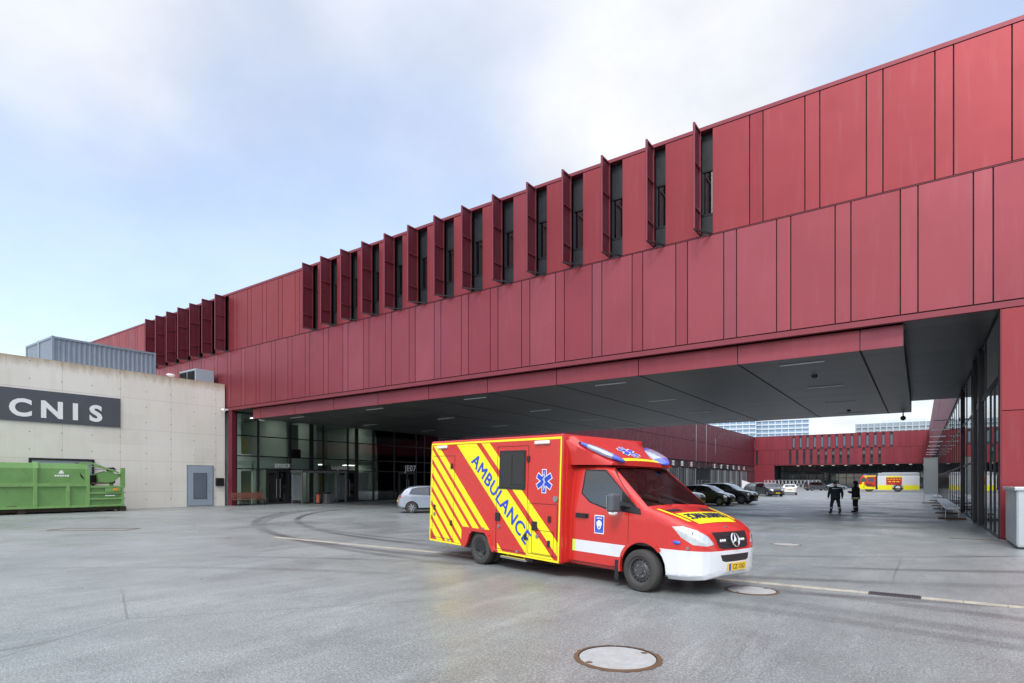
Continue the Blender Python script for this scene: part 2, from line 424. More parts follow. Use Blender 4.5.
sl = bpy.data.lights.new('sun', 'SUN'); sl.energy = 1.5; sl.angle = R(16); sl.color = (1, .96, .9)
so = bpy.data.objects.new('sun', sl); C.objects.link(so); so.rotation_euler = SUN.to_track_quat('Z', 'Y').to_euler()
cd = bpy.data.cameras.new('camera'); cam = bpy.data.objects.new('camera', cd); C.objects.link(cam); sc.camera = cam
cd.lens = 579 / 1024 * 36; cd.sensor_width = 36; cd.shift_y = (482 - 341.5) / 1024; cd.clip_end = 4000; cd.clip_start = .1
cam.location = (0, 0, 1.75); cam.rotation_euler = (PI / 2, 0, math.atan2(408, 579))
sc.view_settings.view_transform = 'Standard'; sc.view_settings.look = 'None'; sc.view_settings.exposure = EXPO; sc.view_settings.gamma = 1
sc.cycles.max_bounces = 8; sc.cycles.transparent_max_bounces = 12; sc.cycles.glossy_bounces = 4; sc.cycles.diffuse_bounces = 4
sc.cycles.sample_clamp_indirect = 6; sc.cycles.use_denoising = True

# ------------------------------------------------------------------ ground
t = NT('weathered_asphalt'); v = t.coord()
sp = t.n('ShaderNodeSeparateXYZ', i0=v); gx, gy = sp.outputs[0], sp.outputs[1]
base = t.mix(t.ramp(t.noise(v, .09, 5, .6), .3, .7), GROUND_A, GROUND_B)
streak = t.noise(t.coord(scale=(2.3, .42, 1), rot=(0, 0, R(4))), .7, 9, .80)
base = t.mix(t.ramp(streak, .50, .72, 0, .7), base, (.52, .55, .545))
streak2 = t.noise(t.coord(scale=(1.7, .4, 1), rot=(0, 0, R(-14))), .8, 6, .65)
base = t.mix(t.ramp(streak2, .52, .75, 0, .4), base, (.12, .13, .14))
fs_ = t.noise(t.coord(scale=(5.0, .9, 1), rot=(0, 0, R(10))), 1.0, 9, .80)
base = t.mix(t.ramp(fs_, .56, .78, 0, .45), base, (.54, .57, .565))
blot = t.noise(v, .8, 10, .78)
base = t.mix(t.ramp(blot, .48, .72, 0, .5), base, (.13, .13, .132))
for cx, cy, rr, wd, k in ((-10, 35, 23.2, .22, .55), (-10, 35, 24.9, .25, .5), (-7.5, 37, 27.6, .2, .4), (-12, 33, 20.4, .16, .42), (4, 34, 25.5, .3, .25), (-3, -9, 17.5, .22, .28), (-3, -9, 19.2, .22, .28)):
    d = t.math('SQRT', t.math('ADD', t.math('POWER', t.math('SUBTRACT', gx, cx), 2), t.math('POWER', t.math('SUBTRACT', gy, cy), 2)))
    ring = t.ramp(t.math('ABSOLUTE', t.math('SUBTRACT', d, rr)), wd * .4, wd, 1, 0)
    ring = t.math('MULTIPLY', ring, t.ramp(t.noise(v, .17, 3), .36, .56, 0, min(.8, k * 1.35)))
    base = t.mix(ring, base, (.055, .055, .06))
grain = t.noise(v, 40, 5, .85); grain2 = t.noise(v, 90, 2, .6)
base = t.mix(t.ramp(grain, .38, .60, .0, .95), base, t.mix(.70, base, (.045, .048, .048)))
vo = t.n('ShaderNodeTexVoronoi'); vo.inputs['Scale'].default_value = 46; t.put(vo.inputs['Vector'], v)
base = t.mix(t.ramp(vo.outputs['Distance'], .0, .36, .65, 0), base, (.70, .72, .71))
crack = t.n('ShaderNodeTexVoronoi', _feature='DISTANCE_TO_EDGE'); crack.inputs['Scale'].default_value = .16
wv = t.mix(.06, v, t.noise(v, 1.6, 5, .6, 1), 'ADD'); t.put(crack.inputs['Vector'], wv)
ck = t.math('MULTIPLY', t.ramp(crack.outputs['Distance'], .0, .0035, .5, 0), t.ramp(t.noise(v, .12, 2), .5, .56))
base = t.mix(ck, base, (.05, .05, .05))
rg = t.ramp(t.noise(v, .35, 4, .6), .32, .66, .24, .58)
M['asphalt'] = t.finish(base, rg, 0, .45, 0, t.math('ADD', grain, t.math('MULTIPLY', vo.outputs['Distance'], .8)), .28, .006)
g = MB().poly([(-1500, -1500, 0), (1500, -1500, 0), (1500, 1500, 0), (-1500, 1500, 0)]).build('ground', 'asphalt'); tag(g, kind='structure')
M['strip'] = mat('pale_concrete_strip', (.40, .375, .30), .75, 0, .4, 4, fine=.3, dirt=.6)
s = MB()
for xa, xe in ((-16.8, -.665), (.015, 40)):
    x = xa
    while x < xe: s.box(x + .005, 10.60, -.05, min(x + .5, xe) - .005, 10.80, .005, 0); x += .5
o = s.build('drainage_strip', ['strip']); tag(o, kind='structure')
o = MB()
o.box(-.66, 10.575, -.05, .01, 10.825, .004, 0)
for i in range(21): o.box(-.645 + i * .031, 10.6, .0, -.628 + i * .031, 10.8, .012, 1)
for yy in (10.578, 10.805): o.box(-.66, yy, 0, .01, yy + .018, .013, 1)
tag(o.build('drain_grate', ['gap', 'rim_d']), 'dark slotted grate set in the pale drainage strip right of the ambulance', 'drain grate')
M['cover'] = mat('cover_concrete', (.37, .375, .37), .8, 0, .25, 6, fine=.6, dirt=.35)
def manhole(x, y, ro, ri, label, rusty):
    th = thing('manhole_cover', label, 'manhole cover', (x, y, 0), 0, 'round manhole covers in the asphalt')
    a = MB(); n = 64; rnd = random.Random(int(x * 100))
    jag = [1 + rnd.uniform(-.015, .05) * (1 if rusty else .3) for _ in range(n)]
    def ring(r0, r1, z0, z1, m, j=None):
        vs = []
        for i in range(n):
            c_, s_ = math.cos(2 * PI * i / n), math.sin(2 * PI * i / n); q = j[i] if j else 1
            vs += [(r0 * c_, r0 * s_, z0), (r1 * q * c_, r1 * q * s_, z1)]
        a.add(vs, [(2 * i, 2 * i + 1, 2 * ((i + 1) % n) + 1, 2 * ((i + 1) % n)) for i in range(n)], m)
    ring(ri + .045, ro * .94, .007, .004, 0, jag); ring(ri + .012, ri + .046, .012, .008, 1); ring(ri, ri + .013, .002, .003, 2)
    a.build('rim', ['rust' if rusty else 'strip', 'rim_d' if not rusty else 'rust', 'gap'], th)
    b = MB(); b.tube((0, 0, -.02), (0, 0, .006), ri, n=64)
    for q in (R(62), R(242)): b.tube((ri * .90 * math.cos(q), ri * .90 * math.sin(q), .004), (ri * .90 * math.cos(q), ri * .90 * math.sin(q), .0075), .045, .03, n=9, m=1)
    b.build('cover', ['cover', 'rust'], th)
manhole(-2.46, 5.31, .46, .375, 'round pale manhole cover with a broken rusty rim, nearest of all in the asphalt', True)
manhole(-2.22, 9.86, .43, .36, 'round manhole cover beside the ambulance front bumper, next to the drainage strip', True)
manhole(-3.06, 17.65, .44, .36, 'round manhole cover lying beyond the ambulance under the edge of the bridge', False)
tag(MB().box(-.45, -.06, 0, .75, .05, .008).build('floor_hatch', ['rust']), 'rusty brown floor strip at the foot of the red corner column', 'floor hatch').location = (1.2, 22.6, 0)
o = MB()
for a, b in (((-1.4, 0), (1.4, 0)), ((-1.4, 0), (-1.4, .9)), ((1.4, 0), (1.4, .9)), ((-1.4, .9), (1.4, .9))): o.bar((*a, .004), (*b, .004), .05, .012)
tag(o.build('shaft_frame', ['rust']), 'rusty rectangular shaft frame flush in the asphalt before the green container', 'shaft frame').location = (-24.6, 8.2, 0)
bpy.data.objects['shaft_frame'].rotation_euler = (0, 0, R(35))

# ------------------------------------------------------------------ red buildings
MOD, NW = 1.885, .475
def slots(p0, u0, u1):
    k = math.ceil((u0 - p0) / MOD) - 1
    while p0 + k * MOD < u1: yield k, p0 + k * MOD; k += 1
def row(mb, back, u0, u1, p0, z0, z1, mx, open_=(), NW=NW):
    for k, p in slots(p0, u0, u1):
        for a, b, nar in ((p, p + NW, 1), (p + NW, p + MOD, 0)):
            a, b = max(a, u0), min(b, u1)
            if b - a < .05 or (nar and k in open_): continue
            mb.box(a + .02, -.05, z0 + .018, b - .02, 0, z1 - .012, 0, random.random(), mx)
            back.box(a - (0 if nar else .0), .004, z0 - .04, b, .12, z1 + .04, 0, 0, mx)
MX_B = Matrix.Translation((0, 23, 0))
MX_L = Matrix(((0, -1, 0, -42), (1, 0, 0, 0), (0, 0, 1, 0), (0, 0, 0, 1)))
MX_R = Matrix(((0, 1, 0, 2), (1, 0, 0, 0), (0, 0, 1, 0), (0, 0, 0, 1)))
MX_F = Matrix.Translation((0, 190, 0))

t = NT('soffit_boards'); v = t.coord(); sp = t.n('ShaderNodeSeparateXYZ', i0=v)
yy = t.math('MULTIPLY', sp.outputs[1], 1 / .3); fl = t.math('FLOOR', yy)
wnz = t.n('ShaderNodeTexWhiteNoise', _noise_dimensions='1D'); t.put(wnz.inputs['W'], fl)
wn2 = t.n('ShaderNodeTexWhiteNoise', _noise_dimensions='2D'); cb_ = t.n('ShaderNodeCombineXYZ'); t.put(cb_.inputs[0], t.math('FLOOR', t.math('MULTIPLY', t.math('ADD', sp.outputs[0], 1.7), 1 / 4.07))); t.put(cb_.inputs[1], t.math('FLOOR', t.math('MULTIPLY', yy, .25))); t.put(wn2.inputs['Vector'], cb_)
col = t.mix(t.math('ADD', t.math('MULTIPLY', wnz.outputs[0], .5), t.math('MULTIPLY', wn2.outputs[0], .5)), (.052, .047, .046), (.098, .088, .085))
fr = t.math('ABSOLUTE', t.math('SUBTRACT', t.math('FRACT', yy), .5))
col = t.mix(t.ramp(fr, .47, .49), col, (.015, .015, .016))
col = t.mix(t.ramp(t.noise(v, .4, 4), .45, .7, 0, .4), col, (.115, .11, .105))
M['soffit'] = t.finish(col, .38, .1, .5)

bb = thing('bridge_building', 'long dark red panelled office block bridging over the open yard, tilted shutters along its top', 'building', (0, 23, 0))
INV = Matrix.Translation((0, -23, 0)); I4 = Matrix.Identity(4)
WW = (.46, .48, .57, .59, .58, .66, .69, .67, .68, .61, .58, .56, .55, .47)
WINS = [(-6.62 - 1.897 * k - w0, w0) for k, w0 in enumerate(WW)] + [(-42.3 - 1.885 * j, .47) for j in range(7)]
def upper_row():
    cuts = [(p, p + w0, 2) for p, w0 in WINS]
    cuts += [(.39 - 1.877 * k, .39 - 1.877 * k + .475, 1) for k in range(-9, 4)] + [(-33.65 - 1.885 * k, -33.65 - 1.885 * k + .475, 1) for k in range(5)] + [(-55.6 - 1.885 * k, -55.6 - 1.885 * k + .475, 1) for k in range(12)]
    cuts.sort(); prev = -78
    for a, b, kd in cuts + [(18, 18, 0)]:
        for c, d, q in ((prev, a, 0), (a, b, kd)):
            if d - c < .03 or q == 2: continue
            up.box(c + .02, -.05, 11.438, d - .02, 0, 15.538, 0, random.random()); bk.box(c, .004, 11.38, d, .12, 15.59)
        prev = b
up, lo, bk = MB(), MB(), MB()
upper_row()
row(lo, bk, -78, 18, -.53, 7.25, 11.38, I4)
up.build('upper_cladding', ['red_up'], bb); lo.build('lower_cladding', ['red_low'], bb); bk.build('backing', ['gap'], bb)
o = MB(); o.box(-78, -.075, 15.56, 18, .35, 15.70); o.box(-78, -.07, 7.03, 18, .12, 7.22); o.box(-78, -.058, 11.385, 18, -.01, 11.415, 1)
o.build('trim', ['red_trim', 'red_shaded'], bb)
o = MB(); o.box(-78, .36, 7.08, 18, 22.9, 15.6, 0); o.build('core', ['frame'], bb)
def window_slot(parent, p, z0, z1, zg0, zg1, mx, shutter=True, glassm='glass', NW=NW):
    w_ = MB()
    w_.box(p - .012, .0, z0, p, .34, z1, 0, 0, mx); w_.box(p + NW, .0, z0, p + NW + .012, .34, z1, 0, 0, mx)
    w_.box(p, .24, zg1, p + NW, .33, z1, 1, 0, mx); w_.box(p, .2, z0, p + NW, .33, zg0, 1, 0, mx)
    w_.box(p, -.03, z0 - .02, p + NW, .2, z0 + .03, 0, 0, mx); w_.box(p, .18, zg1 - .03, p + NW, .3, zg1 + .05, 0, 0, mx)
    w_.box(p, .18, zg0 - .02, p + NW, .3, zg0 + .05, 0, 0, mx)
    for q in (p, p + NW - .05): w_.box(q, .18, zg0, q + .05, .3, zg1, 0, 0, mx)
    wo_ = w_.build('window', ['frame', 'spandrel'], parent)
    MB().box(p + .05, .235, zg0 + .05, p + NW - .05, .25, zg1 - .03, 0, 0, mx).build('pane', [glassm], wo_)
    if shutter:
        s_ = MB(); a = -.83
        s_.box(p - .05, a, z0 + .04, p - .025, -.06, z1 + .02, 0, 0, mx)
        for b0, b1 in ((a, a + .05), (-.11, -.06)): s_.box(p - .025, b0, z0 + .04, p + .03, b1, z1 + .02, 1, 0, mx)
        for zr in (z0 + .04, zg0 + .02, zg1, z1 - .04): s_.box(p - .025, a + .05, zr, p + .025, -.11, zr + .06, 1, 0, mx)
        s_.box(p - .02, -.1, z0 + .2, p + .05, .0, z0 + .3, 2, 0, mx); s_.box(p - .02, -.1, z1 - .3, p + .05, .0, z1 - .2, 2, 0, mx)
        s_.bar(mx @ Vector((p + .0, a + .02, z0 + .0)), mx @ Vector((p + NW, .0, z0 + .0)), .05, .05, 2)
        s_.build('shutter', ['red_shaded', 'red_trim', 'frame'], parent)
for p, nw in WINS: window_slot(bb, p, 11.44, 15.54, 12.3, 14.05, I4, True, 'slit', nw)
# slung soffit slab and its fascia
sx0, sx1 = -39.3, -.45
o = MB(); o.box(sx0 + .02, .42, 6.31, sx1 - .02, 23, 7.02)
o.build('soffit', ['soffit'], bb)
o = MB(); xs = [sx0]; q = -1.7 - 4.07 * 9
while q < sx1: 
    if q > sx0 + .3: xs.append(q)
    q += 4.07
xs.append(sx1)
for a, b in zip(xs, xs[1:]): o.box(a + .018, .35, 6.3, b - .018, .415, 7.02, 0, random.random())
o.box(sx1 - .015, .35, 6.3, sx1, 23.05, 7.02, 1)
o.build('fascia', ['red_low', 'soffit'], bb)
o = MB()
for a in xs[1:-1]: o.box(a - .035, .43, 6.304, a + .035, 22.98, 6.33)
o.build('soffit_joint', ['gap'], bb)
MB().box(sx1, .13, 7.03, 2, 22.9, 7.078).build('upper_soffit', ['soffit'], bb); MB().box(-78, .13, 7.03, sx0, 22.9, 7.078).build('upper_soffit', ['soffit'], bb)
tag(MB().tube((0, 0, 0), (0, 0, 2.6), .03, .012, 8).build('antenna', ['steel']), 'thin rooftop antenna rod on the dark red bridge block', 'antenna').location = (-.35, 30, 15.6)

first = None
for r_, y in enumerate((24.5, 31.1, 37.7, 44.0)):
    for k in range(5):
        lab = 'slim white strip light set in the dark ceiling under the bridge'
        if first is None:
            first = thing('strip_light', lab, 'ceiling light', (-3.7, y, 6.302), 0, 'strip lights in the bridge ceiling')
            MB().box(-.78, -.05, -.03, .78, .05, .0).build('housing', ['galv'], first); MB().box(-.75, -.035, -.038, .75, .035, -.031).build('diffuser', ['lampw'], first)
        else: copy_tree(first, None, (-3.7 - 8 * k, y, 6.302))
for y in (27.8, 42.4):
    o = MB().lathe([(0, -.09), (.07, -.085), (.12, -.03), (.13, 0)], 20, 0, 'z'); o = o.build('ceiling_sensor', ['black'], smooth=40); o.location = (-3.7, y, 6.302)
    tag(o, 'round black ceiling sensor under the bridge near its outer edge' if y < 30 else 'round black ceiling sensor deeper under the bridge', 'sensor')
o = thing('dome_camera', 'grey dome camera hanging at the far right corner of the bridge ceiling', 'camera', (-.9, 45.6, 6.3))
MB().tube((0, 0, -.3), (0, 0, 0), .04).build('stem', ['steel'], o); MB().ball((0, 0, -.38), .16, 16).build('dome', ['rim_d'], o, smooth=True)
o = thing('flood_light', 'small white floodlight under the left end of the bridge ceiling', 'lamp', (-40.6, 24.8, 6.55))
MB().box(-.25, -.2, -.12, .2, .2, .12, mx=Matrix.Rotation(R(35), 4, 'Y')).build('housing', ['white'], o, bevel=.02); MB().bar((0, 0, .05), (-.5, 0, .45), .06, .06).build('bracket', ['steel'], o)
o = thing('security_camera', 'small white security camera on the red column beside the concrete building', 'camera', (-41.9, 22.85, 7.1))
MB().tube((-.1, -.3, -.02), (.3, -.32, -.1), .09).build('body', ['white'], o); MB().box(-.05, -.3, -.05, .05, .1, .05).build('bracket', ['white'], o)

# ---- glazed wing on the left, under the bridge and beyond
lw = thing('glazed_wing', 'dark glazed ground floor wing with doors and white lettering behind the ambulance', 'building', (-42, 35, 0))
LWI = Matrix.Translation((42, -35, 0)); ML = LWI @ MX_L
MB().box(-.90, -.02, 0, -.38, .3, 7.02, 0, 0, Matrix.Translation((.95, -12, 0))).build('column', ['red_dark'], lw)
fr, gl_ = MB(), MB()
ys = [23.6, 25.4, 28.2, 30.2, 31.4, 34.0, 35.0, 37.0, 39.6, 42.6, 43.8, 46]
for i, y in enumerate(ys):
    wd = .16 if y in (30.2, 35.0) else .06
    fr.box(y - wd, -.07, 0, y + wd, .08, 7.03, 0, 0, ML)
for a, b in zip(ys, ys[1:]):
    for z in (.0, 2.72, 3.7, 5.24, 6.95): fr.box(a + .06, -.05, z, b - .06, .05, z + .08, 0, 0, ML)
    gl_.box(a + .06, .0, .08, b - .06, .012, 6.95, 0, 0, ML)
fr.build('mullions', ['frame'], lw); gl_.build('glazing', ['glass'], lw)
inn = MB()
inn.box(23.3, .3, .0, 46, 9, .03, 2, 0, ML); inn.box(23.3, 7, 0, 46, 7.1, 7, 1, 0, ML); inn.box(23.3, .4, 3.35, 46, 7, 3.75, 0, 0, ML)
inn.box(23.3, .35, 6.97, 46, 7, 7.02, 1, 0, ML)
for y in (23.35, 28.1, 30.9, 37.1, 43.5): inn.box(y, .4, .03, y + .12, 7, 6.97, 0, 0, ML)
inn.box(23.5, .5, .03, 24.3, .62, 6.97, 0, 0, ML); inn.box(24.3, .5, 2.6, 25.3, .62, 3.9, 0, 0, ML); inn.box(25.2, .5, .03, 25.5, .62, 3.7, 0, 0, ML)
inn.box(25.5, .45, 2.8, 31.2, .6, 3.62, 0, 0, ML); inn.box(24.35, 1.2, 3.8, 25.3, 1.4, 5.15, 3, 0, ML); inn.box(28.4, 1.0, .05, 29.9, 1.1, 2.7, 0, 0, ML)
inn.box(28.4, 1.4, 3.8, 29.9, 1.5, 6.6, 1, 0, ML); inn.box(29.0, .9, 3.8, 29.8, 1.1, 4.5, 4, 0, ML)
inn.box(31.6, 2.2, .05, 33.0, 2.3, 2.6, 3, 0, ML); inn.box(35.3, 1.6, .05, 36.6, 1.7, 2.5, 1, 0, ML)
for a_, b_ in ((31.5, 32.6), (35.2, 36.5), (37.2, 37.9), (38.3, 39.4)):
    q = a_
    while q < b_: inn.box(q, .25 + .05 * random.random(), .1, q + .13, .29, 2.65, 5, 0, ML); q += .16
M['added_glow'] = NT('added_room_glow').finish((.9, .9, .85), .5, emit=(.95, 1, .93, 1), estr=4.2)  # glowing panels added to brighten the rooms behind the storefront
lp = MB()
for y in (24.4, 26.8, 29.5, 32.5, 36.0, 38.3, 41.0, 44.6):
    for z in (3.33, 6.95): lp.box(y - .6, 2.2, z - .03, y + .6, 2.5, z, 0, 0, ML)
lp.build('added_room_lights', ['added_glow'], lw)
inn.build('interior', ['pale_green', 'grey_wall', 'floor_in', 'yellow_wall', 'black', 'blind'], lw)
for y0, y1 in ((26.1, 27.9), (33.1, 34.7), (40.2, 42.3)):
    d = MB()
    for a in (y0, (y0 + y1) / 2, y1): d.box(a - .09, -.13, 0, a + .09, -.02, 2.72, 0, 0, ML)
    for z in (.0, 2.56): d.box(y0, -.12, z, y1, -.03, z + .16, 0, 0, ML)
    do = d.build('door', ['black'], lw)
    h_ = MB()
    for q in ((y0 + y1) / 2 - .16, (y0 + y1) / 2 + .16): h_.tube(ML @ Vector((q, -.18, .5)), ML @ Vector((q, -.18, 2.0)), .02, n=8)
    h_.build('handle', ['steel'], do)
    MB().box(y0 + .09, -.07, .16, y1 - .09, -.06, 2.56, 0, 0, ML).build('pane', ['glass_d'], do)
uw, bk = MB(), MB()
row(uw, bk, 46.1, 189.7, 46.3, 11.1, 15.5, ML); row(uw, bk, 46.1, 189.7, 47.2, 6.6, 11.05, ML)
uw.build('cladding', ['wing_red'], lw); bk.build('backing', ['gap'], lw)
o = MB(); o.box(46.05, .13, 6.5, 189.8, 25, 15.5, 0, 0, ML); o.box(46.05, -.07, 15.5, 189.8, .3, 15.72, 1, 0, ML); o.box(46, 9, 0, 189.8, 9.2, 6.5, 0, 0, ML); o.box(189.5, 0, 0, 189.8, 9, 15.5, 1, 0, ML)
for y, z0, z1 in ((132.8, 6.5, 15.5), (140.5, 6.5, 15.5), (148, 8.6, 12.6)): o.box(y - .22, -.1, z0, y + .22, -.06, z1, 2, 0, ML)
o.build('core', ['frame', 'wing_red', 'steel'], lw)
o = MB()
for y in list(range(49, 184, 3)): o.box(y - .06, -.1, 0, y + .06, .05, 6.5, 0, 0, ML)
for z in (0, 4.9, 6.4): o.box(46, -.08, z, 189.8, .04, z + .1, 0, 0, ML)
o.build('rear_mullions', ['frame'], lw)
MB().box(46, .01, .1, 189.8, .03, 6.4, 0, 0, ML).build('rear_glazing', ['glass_f'], lw)
nums = [(111.6, '29'), (117.7, '30'), (123.2, '31'), (129.4, '32'), (147.3, '33'), (153.3, '34'), (159.3, '35'), (165.2, '36'), (171.1, '37'), (177.0, '38')]
for y, s_ in nums:
    d = MB()
    for q in (y - 2.7, y + 2.7): d.box(q - .09, -.2, 0, q + .09, -.1, 4.8, 0, 0, ML)
    for q in (-1.8, -.9, 0, .9, 1.8): d.box(y + q - .03, -.1, .1, y + q + .03, -.02, 4.8, 1, 0, ML)
    d.build('garage_door', ['galv', 'steel'], lw)
    n_ = thing('number_sign', 'white plate with dark number %s above a glazed garage door' % s_, 'number sign', (-41.9, y, 5.75), 0, 'number plates above the garage doors')
    MB().box(-.02, -.5, -.5, .04, .5, .5).build('plate', ['white'], n_)
    MB().text(s_, .8, lambda x, yy_, z: (.045, x, yy_ - .29), 0, .02).build('numeral', ['black'], n_)
def wall_text(s_, y, z, size, label, wide=1.0):
    o_ = MB().text(s_, size, lambda x, yy_, zz_: (.02 + zz_, x * wide, yy_ - size * .36), 0, .012, 1.08, .012).build('wall_lettering', ['lampw']); o_.location = (-41.9, y, z)
    tag(o_, label, 'lettering', 'white lettering over the glass doors')
wall_text('STOCK', 27.45, 3.06, .42, 'white lettering STOCK over the dark glass double door nearest the red column')
wall_text('Logistik', 33.0, 3.05, .50, 'white mixed-case lettering over the glass door behind the shelter')
wall_text('JE07', 41.7, 3.14, .82, 'large white lettering JE07 over the door behind the silver hatchback')

# ---- glazed wing on the right
rw = thing('glazed_wing', 'tall glass-fronted wing with black mullions beside the bright red corner column', 'building', (2, 35, 0))
RWI = Matrix.Translation((-2, -35, 0)); MR = RWI @ MX_R
o = MB()
for a, b in ((2.02, 6.2), (6.2, 10.4), (10.4, 14.6), (14.6, 18)):
    for z0, z1 in ((.04, 3.9), (3.93, 7.0)): o.box(a + .012 - 2, -12.05, z0, b - .012 - 2, -11.98, z1, 0, .2 + .6 * random.random())
o.box(.03, -11.97, 0, 16, -11.8, 7.02, 1); o.box(0.0, -12.03, 0, .03, -11.75, 7.02, 1)
o.build('corner_column', ['red_up', 'red_trim'], rw)
fr, gl_ = MB(), MB()
ys = [23.26, 27.7, 29.8, 32.5, 34.8, 38.4, 42.0, 46] + list(range(49, 184, 3))
for y in ys:
    wd = .2 if y in (29.8, 32.5, 42.0) else .06
    fr.box(y - wd, -.025 if wd < .1 else -.10, 0, y + wd, .1, 7.02, 0, 0, MR)
for a, b in zip(ys, ys[1:]):
    for z in ((.0, 4.85, 6.85) if a < 30 else (0, 2.6, 4.85, 6.85)): fr.box(a + .06, -.02, z, b - .06, .06, z + (.22 if z == 4.85 and a < 30 else .09), 0, 0, MR)
    gl_.box(a + .06, .0, .09, b - .06, .012, 6.85, 0, 0, MR)
for y in (24.6, 25.9): fr.box(y - .04, -.03, .1, y + .04, .04, 4.85, 0, 0, MR)
fr.build('mullions', ['frame'], rw); gl_.build('glazing', ['glass_m'], rw)
o = MB(); o.box(23.3, 6, 0, 189.8, 6.2, 7, 0, 0, MR); o.box(23.3, .15, 0, 189.8, 6, .02, 1, 0, MR); o.box(23.3, .15, 6.98, 46, 6, 7.02, 0, 0, MR); o.build('interior', ['grey_wall', 'floor_in'], rw)
uw, bk = MB(), MB()
row(uw, bk, 46.1, 189.7, 46.3, 11.1, 15.5, MR); row(uw, bk, 46.1, 189.7, 47.2, 7.1, 11.05, MR)
uw.build('cladding', ['far_red'], rw); bk.build('backing', ['gap'], rw)
o = MB(); o.box(46.05, .13, 7.0, 189.8, 14, 15.5, 0, 0, MR); o.box(46.05, -.07, 15.5, 189.8, .3, 15.72, 1, 0, MR); o.box(46.05, -.03, 7.0, 46.1, .12, 15.5, 1, 0, MR); o.build('core', ['frame', 'red_trim'], rw)
f0 = None
for i, y in enumerate((48.5, 57, 65.5, 74, 82.5, 91, 99.5, 108)):
    if f0 is None:
        f0 = thing('wall_lamp', 'thin white horizontal lamp arm sticking out of the glass wing above the yard', 'wall lamp', (2, y, 5.9), 0, 'lamp arms along the glass wing')
        MB().box(-1.25, -.12, -.035, -.1, .12, .035).build('arm', ['white'], f0); MB().box(-.16, -.1, -.12, -.101, .1, .12).build('bracket', ['frame'], f0)
    else: copy_tree(f0, None, (2, y, 5.9))

# ---- far block closing the yard
fb = thing('office_block', 'far dark red panelled block with two rows of slit windows closing the yard', 'building', (0, 190, 0))
up, bk = MB(), MB()
W1 = {k for k, p in slots(-31.2, -43, 14) if -31.3 <= p <= -6.5}; W2 = {k for k, p in slots(-32.1, -43, 14) if -32.2 <= p <= -15.8 or -13.5 <= p <= -9}
row(up, bk, -43, 14, -31.2, 11.42, 15.5, I4, W1 | {-6}, .62); row(up, bk, -43, 14, -32.1, 7.05, 11.38, I4, W2 | {-5}, .62)
up.box(-43, -.05, 0, -36.2, 0, 7.0, 0, .3)
up.build('cladding', ['far_red'], fb); bk.build('backing', ['gap'], fb)
M['far_pane'] = glass('far_slit_glass', (.1, .13, .16), 1.0, ior=1.8, opa=.5, opacol=(.05, .07, .09))
M['sky_pane'] = mat('sky_tinted_pane', (.10, .16, .21), .35)  # opaque blue stands for sky mirrored in the upper slits
for k in sorted(W1 | {-6}): window_slot(fb, -31.2 + k * MOD, 11.44, 15.48, 12.0, 14.9, I4, False, 'sky_pane', .62)
for k in sorted(W2 | {-5}): window_slot(fb, -32.1 + k * MOD, 7.08, 11.36, 8.6, 10.6, I4, False, 'far_pane', .62)
o = MB(); o.box(-43, .35, 7, 14, 20, 15.5); o.box(-43, -.08, 15.5, 14, .3, 15.68, 1); o.box(-36, -.1, 6.75, 14, .2, 7.02, 1); o.box(-43, .0, 0, -36.2, 19, 7, 0); o.box(-36, 12, 0, 14, 12.2, 7, 2)
o.build('core', ['frame', 'red_trim', 'grey_wall'], fb)
o = MB()
for i in range(26): o.box(-36 + i * 2, 7.9, 0, -35.85 + i * 2, 8.05, 7)
for z in (0, 2.9, 4.9, 6.8): o.box(-36, 7.9, z, 14, 8.04, z + .15)
o.build('mullions', ['frame'], fb); MB().box(-36, 8.06, .1, 14, 8.1, 6.9).build('glazing', ['glass_f'], fb)
t = NT('lit_lamp'); M['lit'] = t.finish((.9, .9, .85), .5, emit=(1, .95, .85, 1), estr=1.6)
p0 = None
for i in range(12):
    if p0 is None:
        p0 = thing('ceiling_lamp', 'small lit ceiling lamp under the far red block', 'ceiling lamp', (-30, 192, 6.6), 0, 'lit ceiling lamps under the far block')
        MB().box(-.36, -.2, .0, .36, .2, .12).build('housing', ['white'], p0); MB().box(-.32, -.17, -.03, .32, .17, -.001).build('diffuser', ['lit'], p0)
    else: copy_tree(p0, None, (-30 + 3.1 * i, 192 + (i % 3), 6.6))
fn = thing('lattice_fence', 'white zigzag lattice fence below the far red block', 'fence', (-38.5, 187.5, 0))
o = MB()
for i in range(16): o.box(i - .03, -.05, 0, i + .03, .05, 2.3)
o.box(0, -.04, .1, 15, .04, .2); o.box(0, -.04, 2.2, 15, .04, 2.3); o.build('frame', ['galv'], fn)
o = MB()
for i in range(30): o.bar((i * .5, -.06, .2 if i % 2 else 2.2), (i * .5 + .5, -.06, 2.2 if i % 2 else .2), .05, .3)
o.build('lattice', ['white'], fn)
o = MB().prism([(0, 0, 0), (4.5, 0, 0), (4.5, 0, .6), (0, 0, 2.3)], (0, .4, 0)).build('ramp_wall', ['white'], bevel=.02); o.location = (-40.9, 170, 0)
tag(o, 'white sloping ramp wall at the corner of the far red block', 'wall')

